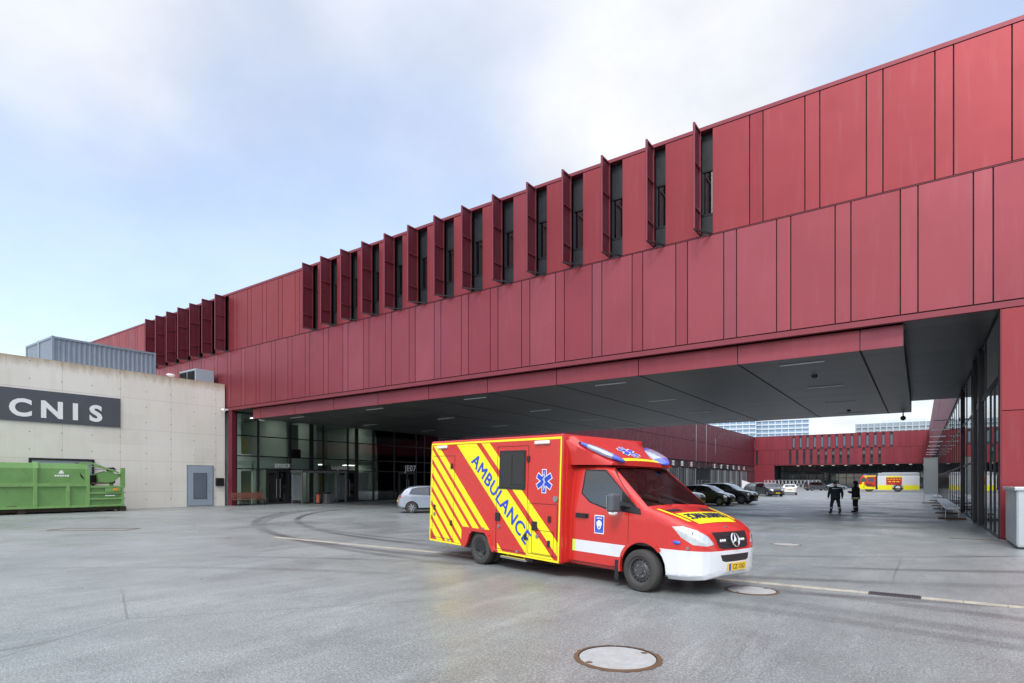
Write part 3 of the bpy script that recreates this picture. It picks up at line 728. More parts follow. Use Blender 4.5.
# ---- towers far behind
def tower(px0, px1, Y, zt, label, col, rz, kind):
    X0, X1 = (px0 - 512) / 579 * Y, (px1 - 512) / 579 * Y; xm = (X0 + X1) / 2; W_ = X1 - X0
    a = math.atan2(408, 579); wx, wy = xm * math.cos(a) - Y * math.sin(a), xm * math.sin(a) + Y * math.cos(a)
    th = thing('tower_block', label, 'tower', (wx, wy, 0), a - math.atan2(xm, Y))
    D = 16; MB().box(-W_ / 2, 0, 0, W_ / 2, D, zt).build('wall', [col], th)
    f, g_ = MB(), MB(); nfl = int(zt / 3.1)
    for i in range(nfl):
        f.box(-W_ / 2 - .3, -.9, i * 3.1, W_ / 2 + .3, -.02, i * 3.1 + (.9 if kind == 0 else .7))
    n = max(4, int(W_ / 4.2))
    if kind == 1:
        for i in range(n + 1): f.box(-W_ / 2 + i * W_ / n - .5, -.88, 0, -W_ / 2 + i * W_ / n + .5, -.04, zt)
    else:
        for i in range(n + 1): f.box(-W_ / 2 + i * W_ / n - .3, -.6, 0, -W_ / 2 + i * W_ / n + .3, -.04, zt)
    f.build('balcony_bands' if kind == 0 else 'facade_grid', ['tw_white' if kind == 0 else 'tw_grid'], th)
    if kind == 1: MB().box(-W_ * .15, 3, zt, W_ * .42, 10, zt + 2.6).build('roof_house', ['tw_white'], th)
    return th
M['tw_blue'] = mat('hazy_tower_glass', (.24, .36, .49), .25, 0, .12, .3); M['tw_white'] = mat('tower_white', (.58, .63, .68), .7, 0, .05); M['tw_pale'] = mat('tower_pale', (.26, .32, .36), .5); M['tw_grid'] = mat('tower_grid', (.40, .44, .47), .7)  # distance haze is mixed into the tower colours
tower(700, 753.5, 430, 70, 'blue glass residential tower left of the white core strip, behind the garage wing', 'tw_blue', 0, 0)
tower(757.5, 806, 424, 72, 'broad blue glass residential tower with balcony bands behind the far red block', 'tw_blue', 0, 0)
tower(861, 925, 470, 50, 'pale low-rise office tower with gridded windows behind the far block on the right', 'tw_pale', 0, 1)
# ------------------------------------------------------------------ concrete building on the left
t = NT('board_concrete'); v = t.coord(); sp = t.n('ShaderNodeSeparateXYZ', i0=v); yy, zz_ = sp.outputs[1], sp.outputs[2]
ly = t.math('ABSOLUTE', t.math('SUBTRACT', t.math('FRACT', t.math('MULTIPLY', t.math('SUBTRACT', yy, 16.0), 1 / 3.1)), .5))
lz = t.math('ABSOLUTE', t.math('SUBTRACT', t.math('FRACT', t.math('MULTIPLY', t.math('SUBTRACT', zz_, 3.15), 1 / 2.05)), .5))
wav = t.math('MULTIPLY', t.noise(v, 2, 3), .004)
joint = t.math('MAXIMUM', t.ramp(t.math('ADD', ly, wav), .4985, .5), t.ramp(t.math('ADD', lz, wav), .4975, .499))
pan = t.n('ShaderNodeTexWhiteNoise', _noise_dimensions='2D')
cx_ = t.n('ShaderNodeCombineXYZ'); t.put(cx_.inputs[0], t.math('FLOOR', t.math('ADD', t.math('MULTIPLY', t.math('SUBTRACT', yy, 16.0), 1 / 3.1), .5))); t.put(cx_.inputs[1], t.math('FLOOR', t.math('ADD', t.math('MULTIPLY', t.math('SUBTRACT', zz_, 3.15), 1 / 2.05), .5)))
t.put(pan.inputs['Vector'], cx_)
c = t.mix(pan.outputs[0], (.66, .63, .55), (.74, .715, .64))
c = t.mix(t.ramp(t.noise(v, .55, 5, .6), .35, .68, 0, .8), c, (.76, .745, .69))
c = t.mix(t.ramp(t.noise(t.coord(scale=(1, 2.5, .22)), 1.2, 5, .6), .5, .76, 0, .16), c, (.46, .43, .36))
c = t.mix(t.math('MULTIPLY', joint, .55), c, (.20, .19, .17))
top = t.math('MULTIPLY', t.ramp(t.math('ADD', zz_, t.math('MULTIPLY', t.noise(t.coord(scale=(1, 3, .6)), 1.6, 5, .65), .9)), 8.85, 9.5), .75)
c = t.mix(top, c, (.27, .17, .06))
fy = t.math('SUBTRACT', t.math('FRACT', t.math('MULTIPLY', t.math('SUBTRACT', yy, 15.2), 1 / 1.55)), .5); fz = t.math('SUBTRACT', t.math('FRACT', t.math('MULTIPLY', t.math('SUBTRACT', zz_, 3.15), 1 / 1.025)), .5)
dd = t.math('SQRT', t.math('ADD', t.math('POWER', t.math('MULTIPLY', fy, 1.55), 2), t.math('POWER', t.math('MULTIPLY', fz, 1.025), 2)))
c = t.mix(t.ramp(dd, .03, .045, .7, 0), c, (.16, .15, .13))
M['concrete'] = t.finish(c, .78, 0, .3, 0, t.noise(v, 14, 5, .6), .12, .01)
cb = thing('concrete_building', 'low pale board-marked concrete building with rust-stained top edge on the left', 'building')
o = MB(); o.box(-75, -12, 0, -42.2, 22.86, 8.4); o.box(-42.6, -12, 8.4, -42.2, 22.86, 9.0); o.box(-75, 22.46, 8.4, -42.6, 22.86, 9.0); o.box(-75, -12, 8.4, -42.6, -11.6, 9.0)
o.build('wall', ['concrete'], cb)
d = MB(); d.box(-42.2, 20.12, .06, -42.15, 22.0, 2.95, 0); d.box(-42.16, 20.2, .08, -42.12, 21.92, 2.88, 1)
do = d.build('door', ['blue_grey', 'door_grey'], cb)
d = MB(); d.box(-42.12, 20.55, .55, -42.10, 21.5, 2.4, 1)
for i in range(24): d.box(-42.105, 20.6, .6 + i * .074, -42.085, 21.45, .64 + i * .074, 0)
d.build('louvre', ['blue_grey', 'sign_grey'], do)
d = MB(); d.tube((-42.12, 21.7, 1.15), (-42.06, 21.7, 1.15), .02); d.bar((-42.06, 21.72, 1.15), (-42.06, 21.58, 1.15), .02, .02); d.build('handle', ['steel'], do)
d = MB()
for i in range(12): d.box(-42.2, 11.4, .05 + i * .25, -42.15, 14.4, .27 + i * .25, 0)
d.box(-42.2, 11.28, 3.05, -42.1, 14.52, 3.16, 1); d.box(-42.2, 11.28, 0, -42.1, 11.4, 3.05, 1); d.box(-42.2, 14.4, 0, -42.1, 14.52, 3.05, 1)
d.build('roller_door', ['door_grey', 'frame'], cb)
o = thing('wall_box', 'small black box on the concrete wall right of the blue-grey door', 'box', (-42.2, 22.45, 1.75))
MB().box(0, -.3, -.3, .14, .3, .3).build('housing', ['black'], o, bevel=.02); MB().box(.141, -.22, -.05, .15, .22, .22).build('screen', ['frame'], o)
sg = thing('sign_board', 'long slate grey sign with white capital letters on the concrete wall', 'sign', (-42.2, 6, 6.19))
MB().box(0, -11, -.93, .07, 9.97, .93).build('board', ['sign_grey'], sg)
for ch, px in (('C', 20.7), ('N', 52.3), ('I', 75.6), ('S', 96.0)):
    tt = (px - 512) / 579; Y = 42.13 / (.576 - .817 * tt); y = Y * (.576 * tt + .817) - 6
    MB().text(ch, 1.36, lambda a, b, z: (.075 + z, y + a * 1.10, b - .62), 0, .05, 1, .015).build('letter', ['white'], sg)
# shipping container and air handler on the roof
sh = thing('shipping_container', 'blue-grey corrugated shipping container on the concrete roof, the one nearest the roof edge', 'container', (-46.2, 16.25, 8.45))
def corrugated(mb, a, b, z0, z1, n_, depth, m=0):       # corrugated sheet from a to b (x, y), standing
    a, b = Vector((*a, 0)), Vector((*b, 0)); d = (b - a) / n_; nn = Vector((d.y, -d.x, 0)).normalized() * depth; pts = []
    for i in range(n_):
        p = a + d * i; pts += [p, p + d * .3, p + d * .42 - nn, p + d * .88 - nn]
    pts.append(b); k = len(pts)
    mb.add([(p.x, p.y, z0) for p in pts] + [(p.x, p.y, z1) for p in pts], [(i, i + 1, k + i + 1, k + i) for i in range(k - 1)], m)
o = MB(); corrugated(o, (1.2, -3.0), (1.2, 3.0), .14, 2.45, 21, .05); corrugated(o, (-1.2, 3.0), (-1.2, -3.0), .14, 2.45, 21, .05); corrugated(o, (-1.2, -3.02), (1.2, -3.02), .14, 2.45, 9, .05); corrugated(o, (1.2, 3.02), (-1.2, 3.02), .14, 2.45, 9, .05)
o.build('wall', ['blue_grey'], sh)
o = MB()
for x in (-1.24, 1.1):
    for y in (-3.06, 2.92): o.box(x, y, 0, x + .14, y + .14, 2.59)
    o.box(x, -2.92, 2.45, x + .14, 2.92, 2.57); o.box(x, -2.92, .0, x + .14, 2.92, .14)
for y in (-3.06, 2.92): o.box(-1.1, y, 2.45, 1.1, y + .14, 2.57); o.box(-1.1, y, 0, 1.1, y + .14, .14)
o.build('frame', ['blue_grey'], sh); MB().box(-1.1, -2.92, 2.46, 1.1, 2.92, 2.53).build('roof', ['blue_grey'], sh)
copy_tree(sh, None, (-48.7, 16.25, 8.45), 0, 'second blue-grey shipping container close behind the one at the roof edge')
ac = thing('air_handler', 'grey air handling unit with dark louvres on the concrete roof corner', 'air conditioner', (-44.4, 21.9, 8.42))
MB().box(-1.2, -.68, .1, 1.2, .68, 1.62).build('casing', ['door_grey'], ac, bevel=.02)
o = MB()
for a, b in ((-1.1, -.08), (.08, 1.1)):
    o.box(a, -.71, .25, b, -.682, 1.48, 0)
    for i in range(14): o.box(a, -.735, .28 + i * .086, b, -.712, .32 + i * .086, 1)
o.build('grille', ['gap', 'frame'], ac); o = MB()
for x in (-1, 1): o.box(x - .1, -.6, 0, x + .1, .6, .1)
o.build('base', ['steel'], ac)
o = thing('roof_lamp', 'small white lamp head on an arm at the roof edge beside the air handler', 'lamp', (-44.2, 20.2, 8.42))
MB().tube((0, 0, 0), (0, 0, 1.0), .03).build('post', ['steel'], o); MB().ball((.15, -.3, 1.02), (.2, .32, .1), 12).build('head', ['white'], o, smooth=True)

# ------------------------------------------------------------------ green press container
gc = thing('waste_compactor', 'green roll-off waste press container with rusty scuffs before the concrete wall', 'waste container', (-40.5, 10, 0))
# local: x towards the yard, y along the wall; front face at x = 1.2
o = MB()
o.prism([(-1.2, -6.0, .28), (1.12, -6.0, .28), (1.12, -6.0, 2.5), (1.0, -6.0, 2.8), (-1.1, -6.0, 2.8), (-1.2, -6.0, 2.5)], (0, 9.3, 0))
o.build('body', ['green'], gc, bevel=.015)
o = MB()
for y in (-5.9, -3.4, .72, 2.2, 3.16): o.box(1.12, y, .3, 1.22, y + .16, 2.5 if y < 1 or y > 3 else 1.55)
for y in (.72,): o.prism([(1.12, y, 2.5), (1.22, y, 2.5), (1.06, y, 2.86), (.9, y, 2.86)], (0, .22, 0))
for z in (.3, 1.5, 1.62): o.box(1.12, -5.9, z, 1.2, 3.3, z + (.12 if z != 1.62 else .06))
o.build('rib', ['green_l'], gc)
o = MB(); o.box(-1.1, -6.0, .1, 1.0, 5.2, .28, 0)
for y in (-4, 0.05, 4.9): o.box(.7, y, .0, 1.1, y + .35, .28, 1); o.box(-1.0, y, .0, -.7, y + .35, .28, 1)
o.build('skid', ['rust_shaded', 'rust_shaded'], gc)
o = MB(); o.box(-1.15, 3.31, .28, 1.1, 5.1, 1.52, 0); o.build('hopper', ['green'], gc, bevel=.015)
o = MB()
for z in (.32, .72, 1.06, 1.42): o.box(1.1, 3.31, z, 1.2, 5.14, z + .1)
for y in (4.95,): o.box(1.1, y, .3, 1.19, y + .14, 1.52)
o.build('rail', ['green_l'], gc)
MB().box(1.19, 4.1, 1.18, 1.24, 4.9, 1.4).box(1.22, 4.5, 1.25, 1.27, 4.75, 1.36, 1).box(1.19, 4.1, .92, 1.205, 4.6, .97, 2).build('fittings', ['green_l', 'amber', 'white'], gc)
o = MB()
o.box(-.9, 5.05, .3, -.75, 5.25, 2.55); o.box(.85, 5.02, 1.4, 1.02, 5.22, 2.6); o.box(-.9, 5.05, 2.1, .9, 5.2, 2.25)
o.build('end_frame', ['green'], gc)
o = MB()
o.prism([(.95, 3.8, 2.2), (.95, 4.4, 2.42), (.95, 5.0, 2.1), (.95, 4.6, 1.74), (.95, 3.85, 1.68)], (-.08, 0, 0), 0)
o.prism([(.2, 3.8, 2.2), (.2, 4.4, 2.42), (.2, 5.0, 2.1), (.2, 4.6, 1.74), (.2, 3.85, 1.68)], (-.08, 0, 0), 0)
o.box(.2, 3.5, 1.64, .95, 4.4, 1.72, 1); o.tube((.9, 4.6, 1.78), (.2, 4.6, 1.78), .14, n=14, m=2); o.tube((.9, 4.62, 2.5), (.2, 4.62, 2.5), .13, n=14, m=2)
o.build('tipper_arm', ['green', 'rust', 'gap'], gc)
o = MB(); o.bar((.98, 2.9, 2.84), (.98, 3.5, 2.84), .07, .08, 0); o.bar((.98, 3.5, 2.84), (.98, 4.9, 2.3), .07, .09, 0); o.bar((.6, 3.3, 2.74), (.6, 4.7, 2.5), .06, .06, 0); o.bar((.98, 3.6, 2.5), (.98, 4.8, 2.5), .05, .05, 1)
o.bar((.9, 2.7, 2.84), (.9, 3.3, 2.84), .06, .05, 2)
o.build('hydraulic_arm', ['green_l', 'steel', 'rust'], gc)
MB().box(-.9, 3.33, 1.52, .9, 3.38, 2.3).box(.3, 3.45, 1.6, .5, 3.9, 2.15, 1).build('press_plate', ['white', 'gap'], gc)
o = MB(); xz = 1.125
o.poly([(xz, 1.85, 2.22), (xz, 2.12, 2.22), (xz, 2.05, 2.4), (xz, 1.93, 2.4)], 0)
for i in range(6): o.box(1.12, 1.68 + i * .115, 2.06, xz, 1.68 + i * .115 + .09, 2.15, 0)
o.build('emblem', ['white'], gc)
o = MB(); o.poly([(1.124, 2.85, 2.3), (1.124, 3.05, 2.0), (1.124, 3.1, 1.86), (1.124, 2.9, 2.05)], 0); o.poly([(1.124, -.6, .33), (1.124, .1, .33), (1.124, 0, .47), (1.124, -.4, .45)], 1)
o.build('scuff', ['gap', 'rust'], gc)

# ------------------------------------------------------------------ yard furniture on the left
bn = thing('park_bench', 'brown slatted bench against the glass beside the red column', 'bench', (-40.7, 24.1, 0), 0)
o = MB()
for i in range(4): o.box(-.42 + i * .13, -1.25, .44, -.31 + i * .13, 1.25, .48)
o.build('seat', ['wood'], bn); o = MB()
for i in range(4): o.box(-.5 - i * .015, -1.25, .54 + i * .11, -.46 - i * .015, 1.25, .63 + i * .11)
o.build('backrest', ['wood'], bn)
for y in (-.95, .95):
    o = MB(); o.bar((.08, y, 0), (.08, y, .44), .05, .05); o.bar((-.42, y, 0), (-.46, y, .5), .05, .05); o.bar((-.46, y, .5), (-.56, y, .98), .05, .05); o.bar((-.45, y, .42), (.1, y, .42), .05, .04); o.build('leg', ['frame'], bn)
sh = thing('smoking_shelter', 'open grey metal shelter with flat roof and glass sides before the storefront', 'shelter', (-40.2, 29.7, 0))
o = MB(); o.box(-.75, -2.2, 2.5, .75, 2.2, 2.66); o.build('roof', ['steel'], sh, bevel=.015)
for x in (-.65, .65):
    for y in (-2.1, -.75, 2.1): MB().box(x - .045, y - .045, 0, x + .045, y + .045, 2.5).build('post', ['steel'], sh)
for y in (-2.1, 2.1): MB().box(-.6, y - .006, .3, .6, y + .006, 2.35).build('side_pane', ['screen'], sh)
o = MB(); o.box(-.5, -.4, .42, -.1, 1.6, .47)
for y in (-.3, 1.5): o.box(-.4, y, 0, -.2, y + .05, .42)
o.build('seat', ['galv'], sh)
b = thing('waste_bin', 'orange and grey waste bin at the front post of the shelter', 'bin', (-39.3, 28.9, 0))
MB().lathe([(0, .1), (.13, .1), (.15, .8), (0, .8)], 18, 0, 'z').build('liner', ['orange'], b, smooth=40); MB().box(-.17, -.17, .0, .17, .17, .1).box(-.17, -.17, .8, .17, .17, .9).build('lid', ['frame'], b)
b = thing('waste_bin', 'grey square waste bin right of the orange bin at the shelter', 'bin', (-39.2, 29.65, 0))
MB().box(-.22, -.25, .0, .22, .25, .8).build('body', ['steel'], b, bevel=.02); MB().box(-.24, -.27, .8, .24, .27, .92).build('lid', ['frame'], b, bevel=.02)

# ------------------------------------------------------------------ right side
cb2 = thing('metal_cabinet', 'galvanised ribbed metal cabinet standing before the red corner column', 'cabinet', (2.06, 19.9, 0))
o = MB()
for i in range(6): o.box(.0, .02 + i * .4, .1, .03, .4 + i * .4, 1.5, 0)
for i in range(4): o.box(.03 + i * .5, -.03, .1, .5 + i * .5, .0, 1.5, 0)
o.box(.02, 0, .06, 2.05, 2.42, 1.52, 0); o.build('casing', ['galv'], cb2)
MB().box(-.06, -.1, 1.52, 2.15, 2.5, 1.62).build('lid', ['galv'], cb2, bevel=.02); MB().box(.05, .02, 0, 2.0, 2.4, .06).build('base', ['frame'], cb2)
def yard_bench(y, ln, label):
    b_ = thing('long_bench', label, 'bench', (1.25, y, 0), 0, 'long benches along the glass wing')
    o_ = MB()
    for i in range(5): o_.box(-.30 + i * .12, 0, .5, -.20 + i * .12, ln, .55)
    o_.build('seat', ['galv'], b_)
    n_ = max(1, int(ln / 5))
    for i in range(n_ + 1):
        q = i * (ln - .1) / n_; l_ = MB()
        l_.box(-.28, q, .05, -.25, q + .04, .5); l_.box(.22, q, .05, .25, q + .04, .5); l_.box(-.28, q, .45, .25, q + .04, .5); l_.build('leg', ['steel'], b_)
        MB().box(-.55, q - .2, 0, .5, q + .25, .06).build('base', ['rust'], b_)
yard_bench(34.2, 18, 'long pale metal bench on brown base plates along the glass wing, nearest the camera')
yard_bench(59.3, 8, 'far pale metal bench below the upright glass screen along the glass wing')
p = thing('glass_screen', 'upright milky glass screen on a stand beside the glass wing', 'screen', (.72, 58.6, 0), 0)
o = MB()
for x in (-.45, .45): o.box(x - .03, -.03, .06, x + .03, .03, 3.75)
for z in (.75, 3.7): o.box(-.45, -.025, z, .45, .025, z + .06)
o.build('frame', ['galv'], p); MB().box(-.42, -.008, .81, .42, .008, 3.7).build('pane', ['milky'], p); MB().box(-.6, -.2, 0, .6, .2, .06).build('base', ['rust'], p)
# ------------------------------------------------------------------ people
def figure(joints, links, mats_fn, name, parent, mats):
    me = bpy.data.meshes.new('sk'); keys = list(joints); idx = {k: i for i, k in enumerate(keys)}
    me.from_pydata([joints[k][0] for k in keys], [(idx[a], idx[b]) for a, b in links], [])
    o = bpy.data.objects.new('sk', me); C.objects.link(o)
    s_ = o.modifiers.new('s', 'SKIN'); s_.use_smooth_shade = True
    for k, i in idx.items():
        r = joints[k][1]; me.skin_vertices[0].data[i].radius = r if isinstance(r, tuple) else (r, r); me.skin_vertices[0].data[i].use_root = (k == 'pelvis')
    u = o.modifiers.new('u', 'SUBSURF'); u.levels = 2; u.render_levels = 2
    dg = bpy.context.evaluated_depsgraph_get(); dg.update(); m2 = bpy.data.meshes.new_from_object(o.evaluated_get(dg))
    bpy.data.objects.remove(o); bpy.data.meshes.remove(me)
    m2.name = name; m2.materials.clear()
    for x in mats: m2.materials.append(M[x])
    for p_ in m2.polygons: p_.material_index = mats_fn(p_.center); p_.use_smooth = True
    ob = bpy.data.objects.new(name, m2); C.objects.link(ob); ob.parent = parent
    return ob
def arm(J, L, sd, sh, el, wr, hand):
    n = 'L' if sd > 0 else 'R'
    J['sh' + n] = (sh, .078); J['el' + n] = (el, .066); J['wr' + n] = (wr, .046)
    d = (Vector(hand) - Vector(wr)); J['pa' + n] = (tuple(Vector(wr) + d * .5), (.042, .022)); L += [('chest', 'sh' + n), ('sh' + n, 'el' + n), ('el' + n, 'wr' + n), ('wr' + n, 'pa' + n)]
    up = d.normalized(); ax = up.cross(Vector((sd, .2, 0))).normalized()
    for i, (o_, ln) in enumerate(((-.03, .075), (-.01, .088), (.011, .082), (.03, .066))):
        a = Vector(wr) + d * .55 + ax * o_; b_ = a + up * ln * .6; c_ = a + up * ln + Vector((-sd * .018, .012, 0))
        J[f'f{n}{i}a'] = (tuple(a), .010); J[f'f{n}{i}b'] = (tuple(b_), .009); J[f'f{n}{i}c'] = (tuple(c_), .008); L += [('pa' + n, f'f{n}{i}a'), (f'f{n}{i}a', f'f{n}{i}b'), (f'f{n}{i}b', f'f{n}{i}c')]
    a = Vector(wr) + d * .3 - ax * .035; J['t' + n] = (tuple(a), .011); J['u' + n] = (tuple(a + up * .04 - ax * .02), .009); L += [('pa' + n, 't' + n), ('t' + n, 'u' + n)]
def person(loc, rz, label, kind):
    K = 1.22
    root = thing('person', label, 'person', loc, rz)
    J, L = {}, []; st = .17 if kind == 0 else .11
    J['pelvis'] = ((0, 0, .95), (.175, .13)); J['waist'] = ((0, .0, 1.12), (.175, .125)); J['chest'] = ((0, 0, 1.33), (.20, .135)); J['neckb'] = ((0, .01, 1.46), (.10, .085)); J['neck'] = ((0, .02, 1.53), .058)
    J['jaw'] = ((0, .045, 1.585), (.064, .072)); J['skull'] = ((0, .03, 1.68), (.078, .095)); J['crown'] = ((0, .02, 1.745), (.058, .07)); J['nose'] = ((0, .135, 1.645), .013)
    L += [('pelvis', 'waist'), ('waist', 'chest'), ('chest', 'neckb'), ('neckb', 'neck'), ('neck', 'jaw'), ('jaw', 'skull'), ('skull', 'crown'), ('skull', 'nose')]
    for sd in (-1, 1):
        n = 'L' if sd > 0 else 'R'; J['ear' + n] = ((sd * .085, .02, 1.645), .014); L.append(('skull', 'ear' + n))
        J['hip' + n] = ((sd * .10, 0, .86), .105); J['kn' + n] = ((sd * (.06 + st * .6), .03, .50), .075); J['an' + n] = ((sd * (.03 + st), -.01, .12), .058)
        J['heel' + n] = ((sd * (.03 + st), -.03, .052), .050); J['toe' + n] = ((sd * (.05 + st), .17, .042), (.045, .038))
        L += [('pelvis', 'hip' + n), ('hip' + n, 'kn' + n), ('kn' + n, 'an' + n), ('an' + n, 'heel' + n), ('heel' + n, 'toe' + n)]
        if kind == 0: arm(J, L, sd, (sd * .225, 0, 1.40), (sd * .295, -.03, 1.14), (sd * (.33 if sd > 0 else .30), .05, .92), (sd * (.34 if sd > 0 else .295), .08, .80))
        else: arm(J, L, sd, (sd * .215, 0, 1.40), (sd * .28, .04, 1.13), (sd * .17, .27, 1.16), (sd * .08, .34, 1.20))
    def mf(c):
        if c.z > 1.53: return 1
        if abs(c.x) > .345 and c.z < .90 and c.z > .6 and kind == 0: return 1
        if kind == 1 and c.y > .26 and c.z > .9: return 1
        if c.z < .20: return 2
        return 0
    J = {k: ((p[0] * K, p[1] * 1.1, p[2]), (r if k in ('nose', 'jaw', 'skull', 'crown') or k[0] in 'ftu' and k not in ('toeL', 'toeR') else (tuple(q * K for q in r) if isinstance(r, tuple) else r * K))) for k, (p, r) in J.items()}
    figure(J, L, mf, 'body', root, ['navy' if kind == 0 else 'blackc', 'skin', 'black'])
    def band(z, rx, ry, h, m, cx=0, cy=0, name='reflective_band', fn=None):
        b_ = MB(); b_.lathe([(1, -h / 2), (1.03, 0), (1, h / 2)], 28, 0, 'z'); rx, ry, cx = rx * K, ry * K, cx * K; b_.v = [(x * rx + cx, y * ry + cy, zz + z) for x, y, zz in b_.v]; b_.build(name, [m], root, smooth=True)
    # jacket skirt hangs loose over the hips
    j = MB(); prof = [(.0, .79), (.20, .80), (.215, .84), (.208, 1.0), (.206, 1.12), (.215, 1.28), (.222, 1.36), (.20, 1.42)]
    if kind == 1: prof = [(.0, .73), (.22, .74), (.235, .78), (.23, .86), (.218, 1.0), (.212, 1.12), (.217, 1.28), (.22, 1.36), (.2, 1.42)]
    j.lathe(prof, 32, 0, 'z'); j.v = [(x * K, y * .76 * K, z) for x, y, z in j.v]; j.build('jacket', ['navy' if kind == 0 else 'blackc'], root, smooth=True)
    for sd in (-1, 1): band(.30, .078, .078, .05, 'refl', sd * (.045 + st * .85), .01)
    if kind == 0:
        band(1.385, .222, .165, .035, 'refl')
        c_ = MB(); c_.lathe([(.0, .10), (.06, .09), (.092, .05), (.1, 0), (.098, -.06)], 22, 0, 'z'); c_.v = [(x * .92, y * 1.08 + .025, z + 1.70) for x, y, z in c_.v]; c_.box(-.06, .11, 1.685, .06, .19, 1.70); c_.build('cap', ['black'], root, smooth=40)
    else:
        band(.845, .238, .177, .055, 'refl'); band(.79, .240, .179, .045, 'hivis'); band(1.2, .209, .156, .06, 'hivis')
        c_ = MB(); c_.lathe([(.0, .135), (.07, .12), (.115, .07), (.128, 0), (.15, -.03), (.148, -.04), (.12, -.03)], 24, 0, 'z'); c_.v = [(x * .9, y * 1.08 + .02, z + 1.70) for x, y, z in c_.v]; c_.lathe([(.085, -.14), (.115, -.02)], 24, 0, 'z', (0, .0, 1.68)); c_.build('helmet', ['black'], root, smooth=40)
    return root
person((-3.9, 37.2, 0), R(32), 'person in dark navy jacket with white shoulder stripe and cap, seen from behind, arms hanging', 0)
person((-3.05, 39.0, 0), R(75), 'person in black fire coat with yellow bands and helmet, hands before the chest', 1)
# ------------------------------------------------------------------ cars
def frange(a, b, n): return [a + (b - a) * i / n for i in range(n + 1)]
def make_car(name, label, cat, loc, rz, paint, kind, group=None, wheel='alloy', extra=None):
    root = thing(name, label, cat, loc, rz, group)
    # x forward, front axle at +wb/2
    P = dict(
        hatch=dict(L=4.08, W=1.73, H=1.55, wb=2.59, R=.315, top=[(-2.04, .55), (-2.02, .85), (-1.93, 1.02), (-1.62, 1.38), (-1.35, 1.49), (-.9, 1.545), (-.2, 1.55), (.35, 1.47), (1.12, 1.02), (1.4, .96), (1.75, .84), (1.93, .72), (2.02, .58), (2.04, .45)],
                   win=[(-1.42, 1.06), (-1.25, 1.36), (-.9, 1.44), (-.2, 1.45), (.3, 1.37), (.95, 1.0), (.2, .97)], ws=(.38, 1.08), rw=(-1.90, -1.5)),
        suv=dict(L=4.75, W=1.90, H=1.68, wb=2.85, R=.37, top=[(-2.37, .6), (-2.35, 1.0), (-2.2, 1.18), (-1.95, 1.5), (-1.6, 1.62), (-.8, 1.68), (0, 1.67), (.45, 1.56), (1.15, 1.14), (1.5, 1.09), (2.0, 1.0), (2.22, .88), (2.35, .68), (2.375, .5)],
                 win=[(-1.9, 1.22), (-1.75, 1.42), (-1.3, 1.54), (-.5, 1.57), (.1, 1.55), (.45, 1.45), (1.02, 1.12), (0, 1.10)], ws=(.5, 1.12), rw=(-2.15, -1.9)),
        sedan=dict(L=4.65, W=1.80, H=1.45, wb=2.75, R=.33, top=[(-2.32, .5), (-2.3, .9), (-2.15, 1.02), (-1.55, 1.08), (-.85, 1.38), (-.3, 1.45), (.2, 1.42), (1.05, .98), (1.5, .92), (2.0, .8), (2.22, .68), (2.3, .55), (2.325, .42)],
                   win=[(-1.35, 1.02), (-.85, 1.28), (-.3, 1.36), (.2, 1.33), (.85, .98), (-.2, .95)], ws=(.25, 1.0), rw=(-1.5, -.9)),
        van=dict(L=4.7, W=1.85, H=1.85, wb=2.9, R=.33, top=[(-2.35, .5), (-2.34, 1.2), (-2.3, 1.65), (-2.15, 1.82), (-1, 1.87), (.3, 1.83), (.7, 1.70), (1.35, 1.20), (1.6, 1.12), (2.0, 1.0), (2.2, .85), (2.33, .65), (2.35, .45)],
                 win=[(-2.1, 1.2), (-2.05, 1.62), (-.5, 1.70), (.3, 1.68), (.65, 1.56), (1.2, 1.14), (0, 1.12)], ws=(.74, 1.30), rw=(-2.33, -2.2)))[kind]
    hl = P['L'] / 2; W = P['W'] / 2
    w_ = lerp_table([(-hl, W * .62), (-hl + .06, W * .80), (-hl + .25, W * .92), (-hl + .7, W), (hl - .9, W), (hl - .4, W * .93), (hl - .15, W * .80), (hl - .04, W * .62), (hl, W * .4)])
    zb = lerp_table([(-hl, .38), (-hl + .3, .26), (-hl + .6, .2), (hl - .6, .2), (hl - .2, .22), (hl, .30)])
    belt = P['win'][-1][1]
    xs = sorted(set([round(x, 4) for x in frange(-hl, hl, 44)] + [-hl + .03, -hl + .09, hl - .03, hl - .09, hl - .015]))
    S = Shell(xs, w_, lerp_table(P['top']), zb, belt, W * .22, P['H'] - belt, .09, .05)
    side3 = lambda a, b: (a, 0, b); D = (0, 1, 0)
    S.cut_poly(P['win'], side3, D); rim_ = grow(P['win'], .035); S.cut_poly(rim_, side3, D)
    wheels = [(P['wb'] / 2, 1), (-P['wb'] / 2, 1)]; arch = [circ(x, P['R'], P['R'] + .055, 18) for x, _ in wheels]
    for a in arch: S.cut_poly(a, side3, D)
    for x in P['ws'] + P['rw']: S.plane((x, 0, 0), (1, 0, 0))
    xb = (P['win'][2][0] + P['win'][4][0]) / 2
    for q in (-.035, .035): S.plane((xb + q, 0, 0), (1, 0, 0))
    for sd in (-1, 1): S.plane((0, sd * W * .72, 0), (0, 1, 0))
    S.plane((0, 0, .31), (0, 0, 1)); S.plane((hl - .42, 0, 0), (1, 0, 0)); S.plane((-hl + .17, 0, 0), (1, 0, 0))
    zl = .62 if kind in ('hatch', 'sedan') else .72
    for z in (zl, zl + .16, zl + .24, zl + .40): S.plane((0, 0, z), (0, 0, 1))
    for sd in (-1, 1): S.plane((0, sd * W * .52, 0), (0, 1, 0))
    iw, ir = in_poly(P['win']), in_poly(rim_); ia = [in_poly(a) for a in arch]
    sidey = lambda c: abs(c.y) > W * .6
